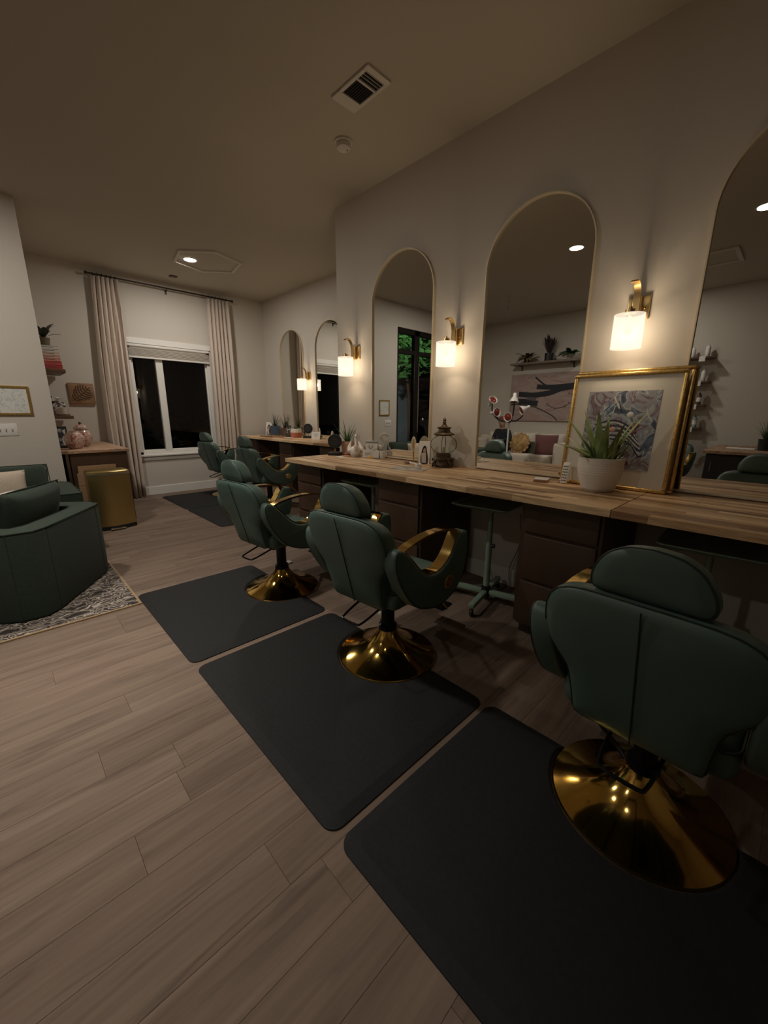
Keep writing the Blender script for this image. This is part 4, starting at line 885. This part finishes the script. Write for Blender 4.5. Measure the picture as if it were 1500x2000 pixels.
# recess counter items
spiky('potted_plant', 'spiky plant in a slate blue square pot on the recess counter', (3.76, 6.80, CF), [(0, 0), (.085, 0), (.085, .175), (.075, .175), (.075, .01), (0, .01)], BLUEC, (.074, .16), 14, .16, .32, .018, LEAFD, .8)
spiky('potted_plant', 'spiky plant in a brown pot reflected beside the slate blue pot', (3.74, 6.42, CF), potp(.06, .075, .15), mat('brown_pot', (.12, .07, .05), .5), (.066, .14), 12, .14, .28, .015, LEAFD, .6)
t = thing('glass_vase', 'clear glass vase with dried stems on the recess counter', 'vase', (3.68, 6.20, CF))
o_('vase', B().lathe([(0, 0), (.05, 0), (.072, .03), (.075, .07), (.05, .12), (.026, .15), (.03, .165), (.026, .165), (.045, .115), (.068, .07), (.066, .03), (0, .008)], 28), mat('smoky_glass', (.35, .32, .28), .1, trans=.85), t)
for k in range(7): o_('stem', B().tube([(.01*math.cos(k), .01*math.sin(k), .01), (.02*math.cos(k*2), .02*math.sin(k*2), .15), (.05*math.cos(k*2), .05*math.sin(k*2), .20+.02*(k % 3))], .0022, 5), CARVED, t)
t = small_pot('potted_succulent', 'succulent in a white and terracotta banded pot on the recess counter', (3.69, 5.97, CF), [(0, 0), (.085, 0), (.092, .01), (.095, .085), (0, .085)], TERRA)
o_('white_band', B().lathe([(.094, .085), (.095, .086), (.088, .15), (.082, .15), (.082, .12), (0, .12)], 32), CREAMC, t); o_('soil', B().lathe([(0, .138), (.08, .138), (.08, .13), (0, .13)], 20), SOIL, t)
for k in range(22): bb = B(); leaf_blade(bb, (.04*math.cos(k*2.4)*(k/22), .04*math.sin(k*2.4)*(k/22), .134), k*2.4, .15+.05*k, .06, .022, .4, .2, 5); o_('leaf', bb, LEAFG, t)
t = thing('tent_card', 'white folded tent card on the recess counter beside the disc sign', 'card', (3.72, 5.42, CF), PI*1.5+.5)
o_('front', B().box((-.075, -.002, 0), (.075, .002, .12), .001, 1, T3((0, -.03, 0), rx=-.25)), PAPER, t); o_('back', B().box((-.075, -.002, 0), (.075, .002, .12), .001, 1, T3((0, .03, 0), rx=.25)), PAPER, t)
for k in range(4): o_('print_line', B().box((-.045+.008*k, -.0033, .085-.016*k), (.045-.006*k, -.0022, .089-.016*k), 0, 1, T3((0, -.03, 0), rx=-.25)), mat('grey_print', (.25, .24, .22), .8), t, sm=False)
t = tag(o_('paper_sheet', rbox((-.10, -.05, 0), (.10, .05, .002), .0005, 1), PAPER), 'white paper sheet lying on the recess counter before the vase', 'paper'); t.location = (3.58, 6.02, CF); t.rotation_euler = (0, 0, 1.4)
t = thing('wooden_tray', 'flat wooden tray on the recess counter before the blue pot', 'tray', (3.50, 6.45, CF), 0)
o_('tray_base', rbox((-.12, -.22, 0), (.12, .22, .008), .003), STAVE[2], t)
for s in (-1, 1): o_('tray_rim', rbox((s*.12-.005, -.22, .008), (s*.12+.005, .22, .02), .002), STAVE[2], t)

# ================================================================== LOUNGE
RZ = .010
def rug_mat():
    m, t, p = nt('oriental_rug'); N = t.nodes; tc = N.new('ShaderNodeTexCoord')
    def nz(kind, sc, **k):
        n = N.new(kind); n.inputs['Scale'].default_value = sc
        for a, v_ in k.items(): n.inputs[a].default_value = v_
        L(t, tc.outputs['Object'], n.inputs['Vector']); return n
    v1 = nz('ShaderNodeTexVoronoi', 5.); v1.feature = 'SMOOTH_F1'
    n1 = nz('ShaderNodeTexNoise', 7., Detail=1.6, Distortion=2.4)
    w1 = nz('ShaderNodeTexWave', 2.2, Distortion=7., Detail=1.); w1.wave_type = 'RINGS'
    mx = N.new('ShaderNodeMix'); mx.data_type = 'FLOAT'; mx.inputs['Factor'].default_value = .28; L(t, n1.outputs['Fac'], mx.inputs['A']); L(t, w1.outputs['Fac'], mx.inputs['B'])
    m2 = N.new('ShaderNodeMix'); m2.data_type = 'FLOAT'; m2.inputs['Factor'].default_value = .3; L(t, mx.outputs['Result'], m2.inputs['A']); L(t, v1.outputs['Distance'], m2.inputs['B'])
    rp = N.new('ShaderNodeValToRGB'); rp.color_ramp.interpolation = 'CONSTANT'; e = rp.color_ramp.elements; cols = [(.0, (.028, .021, .018)), (.33, (.30, .25, .20)), (.37, (.05, .037, .03)), (.43, (.42, .36, .30)), (.47, (.12, .09, .075)), (.50, (.03, .023, .02)), (.55, (.36, .30, .25)), (.59, (.06, .045, .038))]
    while len(e) < len(cols): e.new(.5)
    for i, (po, c) in enumerate(cols): e[i].position = po; e[i].color = (*c, 1)
    L(t, m2.outputs['Result'], rp.inputs[0]); L(t, rp.outputs[0], p.inputs['Base Color']); p.inputs['Roughness'].default_value = .95
    return m
t = thing('patterned_rug', 'dark and cream patterned oriental rug under the green armchairs', 'rug', (-.75, 4.15, 0))
o_('pile', rbox((-1.3, -1.09, 0), (1.3, 1.09, .009), .003, 1), rug_mat(), t)
TANB = mat('tan_binding', (.36, .24, .13), .9)
for lo, hi in (((-1.31, -1.10, 0), (1.31, -1.085, .0105)), ((-1.31, 1.085, 0), (1.31, 1.10, .0105)), ((-1.31, -1.085, 0), (-1.295, 1.085, .0105)), ((1.295, -1.085, 0), (1.31, 1.085, .0105))): o_('binding', rbox(lo, hi, .002, 1), TANB, t)
def armchair(label, loc, rz, group='green armchairs'):
    """faces local -Y... back at +Y"""
    t = thing('armchair', label, 'armchair', loc, rz, group); W_, D_, H_ = .485, .46, .59
    cut = .13
    outl = [(-W_, -D_), (W_, -D_), (W_, D_-cut), (W_-cut*.55, D_-cut*.16), (W_-cut*1.3, D_), (-W_+cut*1.3, D_), (-W_+cut*.55, D_-cut*.16), (-W_, D_-cut)]
    inn = [(-W_+.17, -D_), (W_-.17, -D_), (W_-.17, D_-.20), (W_-.21, D_-.17), (W_-.25, D_-.16), (-W_+.25, D_-.16), (-W_+.21, D_-.17), (-W_+.17, D_-.20)]
    b = B(); V = lambda q, z: [Vector((u, v, z)) for u, v in q]
    # U-shaped shell: closed strip polygon
    U = [outl[0], ] + [inn[0]] 
    shell = [(-W_, -D_), (-W_+.17, -D_)] + [inn[7], inn[6], inn[5], inn[4], inn[3], inn[2]] + [(W_-.17, -D_), (W_, -D_)] + outl[2:8]
    fz = lambda u, v, d_: Vector((u, v, d_))
    o_('shell', B().prism(shell, fz, .0, H_, .018, 3), GFAB, t, ang=30)
    o_('top_piping', B().tube([Vector((u, v, H_-.004)) for u, v in shell], .0035, 6, close=True), GPIPE, t)
    for u, v in (outl[2], outl[4], outl[5], outl[7]): o_('corner_seam', B().cyl((u*.999, v*.999, .02), (u*.999, v*.999, H_-.01), .0022, n=6), GPIPE, t)
    o_('seat_base', rbox((-W_+.17, -D_+.005, .06), (W_-.17, D_-.17, .30), .012), GFAB, t)
    o_('seat_cushion', rbox((-W_+.175, -D_-.01, .30), (W_-.175, D_-.20, .44), .045, 4), GFAB, t)
    cu = pillow(.64, .42, .20); bmesh.ops.transform(cu.bm, matrix=T3((0, D_-.28, .605), rx=-.28), verts=cu.bm.verts[:]); bc = o_('back_cushion', cu, GFAB, t, ang=180)
    o_('cushion_piping', B().tube([T3((0, D_-.28, .605), rx=-.28) @ Vector((u, 0, v)) for u, v in rrect(-.315, -.205, .315, .205, .03, 3)], .004, 6, close=True), GPIPE, bc)
    return t
a1 = armchair('dark green armchair nearest the camera, its back turned to the mats', (-.075, 3.835, .0105), math.radians(-123))
armchair('dark green armchair against the wall under the small framed print', (.01, 5.0, .0105), 0.)
def cushion(label, loc, w, h, d_, m, rx=0, rz=0, ry=0, group=None):
    o = o_('cushion', pillow(w, h, d_), m, ang=180); tag(o, label, 'cushion', group); o.location = loc; o.rotation_euler = (rx, ry, rz); return o
cushion('beige linen cushion on the armchair under the small print', (-.075, 4.90, .63), .44, .36, .15, BEIGE, -.30, .03)
cushion('pale cream cushion on the armchair nearest the camera', (-.06, 4.0, .60), .40, .34, .14, CREAM, -.45, math.radians(-123))

# cream sofa on the left wall (front faces +X)
t = thing('cream_sofa', 'long cream sofa against the left wall, seen in the middle mirror', 'sofa', (-2.52, 4.13, 0))
o_('base', rbox((-.44, -1.15, .08), (.44, 1.15, .30), .02), CREAM, t)
o_('backrest', rbox((-.46, -1.15, .30), (-.20, 1.15, .86), .06, 4), CREAM, t)
for s in (-1, 1): o_('arm', rbox((-.44, s*1.02-.13, .08), (.46, s*1.02+.13, .80), .05, 4), CREAM, t)
for k in range(2): o_('seat_cushion', rbox((-.20, -.88+k*.885, .30), (.46, -.005+k*.885, .555), .05, 4), CREAM, t)
for k in range(3): cu = pillow(.57, .46, .20); bmesh.ops.transform(cu.bm, matrix=T3((-.14, -.59+k*.59, .73), rx=-.15, rz=PI/2), verts=cu.bm.verts[:]); o_('back_cushion', cu, CREAM, t, ang=180)
for x in (-.38, .38):
    for y_ in (-1.08, 1.08): o_('leg', B().cyl((x, y_, 0), (x, y_, .085), .022, .03, 12), DKWOOD, t)
o = cushion('burgundy cushion leaning on the sofa arm, seen in the middle mirror', (-2.26, 3.46, .74), .44, .42, .15, BURG, -.25, PI/2-.35)
o = cushion('flat olive lumbar cushion on the cream sofa', (-2.32, 3.78, .67), .46, .26, .13, OLIVE, -.3, PI/2)
t = thing('round_cushion', 'round ruffled mustard cushion on the cream sofa beside the seated person', 'cushion', (-2.20, 3.985, .75), 0)
m = T3((0, 0, 0), ry=PI/2-.25)
o_('disc', B().lathe([(0, -.06), (.10, -.058), (.16, -.035), (.18, 0), (.16, .035), (.10, .058), (0, .05)], 28, m=m), MUST, t)
for k in range(16): a = k*2*PI/16; o_('ruffle', B().lathe([(0, -.02), (.03, -.015), (.038, 0), (.03, .015), (0, .02)], 10, m=m @ T3((.185*math.cos(a), .185*math.sin(a), 0))), MUST, t)

# person seated on the sofa
def skinmesh(name, V, Eg, R, m, parent, root=0, sub=2):
    me = bpy.data.meshes.new(name); me.from_pydata([Vector(v) for v in V], Eg, []); me.materials.append(m)
    o = bpy.data.objects.new(name, me); C.objects.link(o); o.parent = parent
    md = o.modifiers.new('skin', 'SKIN'); md.use_smooth_shade = True
    sv = me.skin_vertices[0].data
    for i, r in enumerate(R): sv[i].radius = r if isinstance(r, tuple) else (r, r); sv[i].use_root = (i == root)
    md2 = o.modifiers.new('sub', 'SUBSURF'); md2.levels = sub; md2.render_levels = sub
    return o
P = thing('person', 'person in a dark sweater seated on the cream sofa looking down at a phone', 'person', (-2.22, 4.40, .60)); P.scale = (.8, .8, .8)
# local frame: faces +X, seat at z=0
V = [(0, 0, .10), (-.03, 0, .30), (-.02, 0, .46), (.02, 0, .56), (.05, 0, .63), (.07, 0, .70), (.075, 0, .78),
     (0, .17, .47), (.02, .24, .28), (.22, .14, .24), (0, -.17, .47), (.02, -.24, .28), (.22, -.14, .24),
     (.02, .10, .08), (.42, .13, .09), (.44, .13, -.40), (.56, .13, -.455), (.02, -.10, .08), (.42, -.13, .09), (.44, -.13, -.40), (.56, -.13, -.455),
     (.30, .10, .255), (.30, -.10, .255)]
Eg = [(0, 1), (1, 2), (2, 3), (3, 4), (4, 5), (5, 6), (2, 7), (7, 8), (8, 9), (9, 21), (2, 10), (10, 11), (11, 12), (12, 22), (0, 13), (13, 14), (14, 15), (15, 16), (0, 17), (17, 18), (18, 19), (19, 20)]
R = [(.13, .11), (.14, .10), (.13, .09), .05, (.075, .085), (.088, .10), (.07, .075), .055, .042, .03, .055, .042, .03, .075, .058, .04, .035, .075, .058, .04, .035, .034, .034]
skinmesh('body', V, Eg, R, SKIN, P)
sv_ = V[:3]+[V[7], V[8], V[9], V[10], V[11], V[12], (0, 0, .53)]
skinmesh('sweater', sv_, [(0, 1), (1, 2), (2, 3), (3, 4), (4, 5), (2, 6), (6, 7), (7, 8), (2, 9)], [(.165, .14), (.17, .13), (.155, .115), .075, .062, .048, .075, .062, .048, .07], DKFAB, P)
skinmesh('trousers', [(0, 0, .09), V[13], V[14], (.44, .13, -.36), V[17], V[18], (.44, -.13, -.36)], [(0, 1), (1, 2), (2, 3), (0, 4), (4, 5), (5, 6)], [(.15, .12), .092, .075, .055, .092, .075, .055], mat('dark_denim', (.02, .024, .035), .9), P)
for s in (-1, 1):
    o_('shoe', B().box((.40, s*.13-.045, -.50), (.66, s*.13+.045, -.42), .03, 3), BLKP, P)
    for k in range(4): o_('finger', B().tube([(.315, s*(.10-.018*k+.012), .262), (.345, s*(.09-.018*k+.01), .250), (.345, s*(.075-.014*k), .235)], [.010, .009, .007], 8), SKIN, P)
    o_('thumb', B().tube([(.30, s*.085, .28), (.325, s*.055, .285), (.335, s*.035, .28)], [.011, .010, .008], 8), SKIN, P)
    o_('ear', B().lathe([(0, -.008), (.016, -.006), (.020, 0), (.012, .006), (0, .006)], 10, m=T3((.06, s*.098, .71), rx=PI/2)), SKIN, P)
    o_('eye', B().lathe([(0, 0), (.010, .001), (.006, .005), (0, .006)], 10, m=T3((.152, s*.033, .715), ry=PI/2+.2)), INK, P)
o_('nose', B().tube([(.150, 0, .725), (.168, 0, .695), (.158, 0, .685)], [.008, .014, .010], 8), SKIN, P); o_('mouth', B().tube([(.150, -.022, .655), (.158, 0, .653), (.150, .022, .655)], .005, 6), mat('lips', (.35, .12, .10), .5), P)
o_('cap', B().lathe([(.100, .745), (.112, .75), (.110, .79), (.085, .835), (.04, .858), (0, .862)], 24, (.065, 0, 0)), RED, P)
t = thing('phone', 'dark phone in the hands of the seated person', 'phone', (-1.925, 4.40, .80), 0); o_('case', B().box((-.004, -.038, -.07), (.004, .038, .07), .004, 2, T3((0, 0, 0), ry=-.5)), BLKP, t); o_('screen', B().box((-.0052, -.034, -.064), (-.0041, .034, .064), 0, 1, T3((0, 0, 0), ry=-.5)), INK, t, sm=False)

# five-headed heat lamp
t = thing('heat_lamp', 'white five-headed salon heat lamp on a stand before the sofa', 'lamp', (-1.42, 3.83, .0106))
o_('stand_pole', B().cyl((0, 0, .06), (0, 0, 1.20), .016), WHITEC, t)
for k in range(5):
    a = k*2*PI/5; lg = o_('leg', B().tube([(0, 0, .09), (.28*math.cos(a), .28*math.sin(a), .055)], .016, 8), WHITEC, t); o_('caster', B().lathe([(0, -.012), (.026, -.012), (.026, .012), (0, .012)], 14, m=T3((.28*math.cos(a), .28*math.sin(a), .026), rx=PI/2, rz=a)), BLKP, lg)
o_('hub', B().lathe([(0, 1.17), (.035, 1.17), (.05, 1.21), (.035, 1.25), (0, 1.25)], 18), BLKP, t)
IRB = mat('infrared_bulb', (.22, .03, .02), .15)
for y_, z_, dv, dy in ((.36, 1.56, (.35, -.6, .5), 1), (.27, 1.35, (.35, -1, .1), 1), (-.09, 1.57, (.3, -.1, -1), 1), (-.28, 1.40, (.6, .5, -.35), 1), (-.01, 1.265, (1, 0, 0), 0)):
    if dy: o_('gooseneck', B().tube(smooth([(0, 0, 1.21), (.02, y_*.5, 1.20), (.03, y_*.95, 1.22+(z_-1.22)*.35), (.03, y_, z_-.04)], 5), .013, 8), BLKP, t)
    d3 = Vector(dv).normalized(); q_ = d3.to_track_quat('Z', 'Y').to_matrix().to_4x4(); mm = Matrix.Translation((.04, y_, z_)) @ q_
    hd = o_('lamp_head', B().lathe([(0, -.13), (.032, -.125), (.034, -.06), (.060, -.02), (.082, .03), (.084, .045), (.076, .045), (.055, -.01), (0, -.02)], 24, m=mm), WHITEC, t); o_('bulb', B().lathe([(0, -.01), (.05, .0), (.066, .03), (.05, .042), (0, .046)], 20, m=mm), IRB, hd)

# painting over the sofa
t = thing('abstract_painting', 'wide dusky pink abstract canvas with black brush strokes above the sofa', 'painting', (XL+.002, 3.75, 1.68)); HW, HH = .95, .49
o_('canvas', rbox((.002, -HW, -HH), (.035, HW, HH), .003, 1), art_mat('dusky_canvas', [(0, (.30, .17, .15)), (.40, (.36, .24, .21)), (.50, (.42, .33, .29)), (.58, (.38, .25, .22)), (1, (.45, .37, .32))], 2.2, 1.5, (1, .6, 2)), t)
CHA = mat('charcoal_stroke', (.022, .022, .026), .7); RUS = mat('rust_speck', (.16, .05, .035), .7)
def st(pts, w, m, d=.0365): o_('brush_stroke', B().tube([(d, a, b_) for a, b_ in smooth(pts, 4)], (w, .0015), 8, flat=(0, 0, 1)), m, t)
st([(.75, .08), (.40, .05), (.05, .09), (-.25, .18), (-.92, .24)], .055, CHA); st([(.35, .22), (.0, .20), (-.4, .22), (-.9, .27)], .05, CHA); st([(.92, -.10), (.62, -.08), (.30, -.13)], .06, CHA); st([(.55, -.02), (.34, -.04)], .045, mat('grey_stroke', (.12, .10, .11), .7))
st([(.75, -.14), (.35, -.20), (-.05, -.38), (-.15, -.48)], .010, CHA); st([(.40, .42), (.25, .30), (.15, .24)], .016, CHA); st([(.85, -.0), (.80, .06)], .012, RUS)
st([(.1, -.12), (-.05, -.22), (-.25, -.20), (-.42, -.10)], .006, CHA); st([(-.55, .12), (-.62, -.05), (-.52, -.14)], .005, CHA)
for k in range(22): a, b_ = random.uniform(-.6, .3), random.uniform(-.25, .14); o_('paint_speck', B().lathe([(0, 0), (.010, 0), (.006, .0015), (0, .002)], 8, m=T3((.0352, a, b_), ry=PI/2)), RUS if k % 2 else CHA, t)
# plant shelf over the painting
sh = shelf('plant_shelf', 'grey-brown wooden plank shelf with three plants above the painting', (XL, 3.22, 2.345), (XL+.26, 4.64, 2.385), ASH)
for y_ in (-.55, .55): o_('bracket', B().box((-.11, y_-.012, -.10), (-.10, y_+.012, 0)).box((-.10, y_-.012, -.012), (.06, y_+.012, 0)), BLKP, sh, sm=False)
def bushy(label, loc, pot, pm, n, ln, w, m, lo, hi, curl, soil):
    t = small_pot('potted_plant', label, loc, pot, pm, soil=soil)
    for k in range(n):
        az = k*2.4+random.uniform(-.3, .3); az = PI-az if math.cos(az) < -.25 else az
        bb = B(); leaf_blade(bb, (.02*math.cos(k*2.4), .02*math.sin(k*2.4), soil[1]-.005), az, random.uniform(lo, hi), random.uniform(*ln), w, .08, curl, 6, 'leaf'); o_('leaf', bb, m, t)
bushy('trailing variegated plant on the plank shelf, seen in the middle mirror', (XL+.15, 4.32, 2.386), potp(.05, .06, .08), BRONZE, 34, (.16, .30), .075, LEAFY, .4, 1.3, 1.6, (.052, .07))
bushy('upright purple-leaved plant in a dark pot on the plank shelf', (XL+.15, 3.85, 2.386), potp(.08, .085, .15), BLKP, 9, (.28, .42), .075, LEAFP, .1, .45, .2, (.075, .135))
bushy('leafy green plant in a white pot on the plank shelf', (XL+.15, 3.42, 2.386), potp(.05, .07, .10), WHITEC, 34, (.16, .28), .075, LEAFG, .6, 1.4, 1.2, (.06, .09))
# product shelves
BC = [mat('bottle_white', (.72, .70, .67), .35), mat('bottle_white', (.72, .70, .67), .35), mat('bottle_brown', (.14, .08, .06), .35), mat('bottle_blue', (.35, .47, .55), .35)]
nm = ['top', 'second', 'third', 'lowest']; cl = ['white', 'white', 'brown', 'pale blue']
for i, z in enumerate((2.21, 1.835, 1.47, 1.105)):
    s_ = shelf('product_shelf', 'short dark wall shelf with price cards, %s of the four product shelves' % nm[i], (XL, 1.17, z), (XL+.22, 1.77, z+.03), DKWOOD, group='product shelves')
    o_('price_card', rbox((.1105, -.20, -.045), (.1125, -.12, .035), .001, 1), PAPER, s_); o_('price_card', rbox((.1105, .06, -.045), (.1125, .14, .035), .001, 1), PAPER, s_)
    for k in range(3):
        tb = thing('product_bottle', '%s hair product bottle %s the %s product shelf' % (cl[i], ('at the free end of', 'in the middle of', 'at the far end of')[k], nm[i]), 'bottle', (XL+.10, 1.27+k*.19, z+.03), 0, '%s bottles on the %s product shelf' % (cl[i], nm[i])); h = .17 if k % 2 else .19
        o_('body', B().lathe([(0, 0), (.030, 0), (.033, .006), (.033, h*.75), (.024, h*.86), (.012, h*.9), (0, h*.9)], 18), BC[i], tb); o_('cap', B().lathe([(0, h*.9), (.013, h*.9), (.013, h), (0, h)], 14), BC[i] if i < 2 else BLKP, tb); o_('label_band', B().lathe([(.0335, h*.25), (.0337, h*.26), (.0337, h*.6), (.0335, h*.61)], 18), PAPER, tb)
# reception cabinet on the left
t = thing('reception_cabinet', 'black cabinet with wooden top near the left wall, seen in the rightmost mirror', 'cabinet', (-2.0, .0, 0))
o_('body', rbox((-.70, -.75, .10), (.70, .84, .84), .004, 1), mat('black_cabinet', (.014, .012, .012), .45), t); o_('plinth', B().box((-.66, -.71, 0), (.66, .80, .10)), BLKP, t, sm=False)
o_('worktop', rbox((-.74, -.79, .84), (.74, .88, .88), .004, 1), TOPM, t)
for k in range(3):
    dd = o_('cabinet_door', rbox((.70, -.73+k*.525, .13), (.718, -.22+k*.525, .82), .003, 1), mat('black_cabinet', (.014, .012, .012), .45), t); o_('door_pull', B().cyl((.735, -.28+k*.525, .60), (.735, -.28+k*.525, .74), .005), CHROME, dd)
t = tag(o_('paper_stack', rbox((-.10, -.15, 0), (.10, .15, .012), .001, 1), PAPER), 'white papers lying on the black reception cabinet', 'paper'); t.location = (-1.9, .55, .88)
spiky('potted_fern', 'bright green grassy plant in a black pot on the reception cabinet', (-1.80, .30, .88), potp(.075, .085, .15), BLKP, (.075, .135), 34, .16, .30, .018, LEAFG, .7)
dup(c1, (-2.25, 1.47, 0), math.radians(12), 'green styling chair below the product shelves, seen in the rightmost mirror')

# ================================================================== RIGHT OUT OF DOORS
g = B().box((-14, YL+.2, -.12), (XE-.2, 20, -.05)); struct('ground', g, mat('dark_paving', (.06, .055, .05), .9), sm=False)
g = B().box((XE-.15, YF+.16, -.12), (12, 20, -.05)); struct('ground_window_side', g, mat('dark_paving', (.06, .055, .05), .9), sm=False)
def tree(label, loc, h, cr, n, m, lw=.16, trunk=.08):
    t = thing('garden_tree', label, 'tree', loc); o_('trunk', B().tube(smooth([(-.9, .4, 0), (-.85, .38, h*.4), (-.5, .2, h*.75), (0, 0, h)], 3), [trunk*(1-.07*i) for i in range(10)], 8), DKWOOD, t)
    b = B(); rnd = random.Random(5)
    for k in range(n):
        a = rnd.uniform(0, 2*PI); u = rnd.uniform(-1, 1); rr = cr*rnd.uniform(.55, 1); c = Vector((rr*math.sqrt(1-u*u)*math.cos(a), rr*math.sqrt(1-u*u)*math.sin(a), h+.75*rr*u))
        az = rnd.uniform(0, 2*PI); tl = rnd.uniform(-.7, .7); mm = T3(c, rx=tl, ry=rnd.uniform(-.6, .6), rz=az); s = lw*rnd.uniform(.6, 1.1)
        vs = [b.bm.verts.new(mm @ Vector(p)) for p in ((-s, 0, 0), (-s*.3, -s*.42, .02*s), (s*.5, -s*.3, 0), (s, 0, -.1*s), (s*.5, s*.3, 0), (-s*.3, s*.42, .02*s))]; b.face(vs)
    f_ = o_('foliage', b, m, t, sm=False); f_['kind'] = 'stuff'
tree('leafy green tree outside the glass door, lit by a porch lamp', (-3.35, 8.5, -.05), 3.25, 1.25, 1300, mat('lit_leaf', (.09, .24, .06), .5, var=.3, scale=3))
tree('low dark shrub outside the far window', (3.4, 11.0, -.05), .9, .9, 500, LEAFD, .12, .05)
t = thing('siding_house', 'pale board-sided house wall outside the glass door', 'house', (-5.7, 11.0, -.05))
for k in range(14): o_('siding_board', B().box((-1.1+k*.16, 0, 0), (-1.1+k*.16+.15, .05, 2.75)), mat('blue_grey_siding', (.32, .36, .42), .7), t, sm=False)
o_('eave', B().box((-1.2, -.2, 2.75), (1.3, .3, 2.9)), DBR, t, sm=False)
l = bpy.data.lights.new('porch_lamp', 'SPOT'); l.energy = PORCH_W; l.color = (1, .97, .86); l.shadow_soft_size = .05; l.spot_size = math.radians(75); l.spot_blend = .6
q = bpy.data.objects.new('porch_lamp', l); C.objects.link(q); q.location = (-.75, 6.35, 2.6); q['kind'] = 'helper'
q.rotation_euler = (Vector((-3.6, 8.7, 2.9))-q.location).to_track_quat('-Z', 'Y').to_euler()
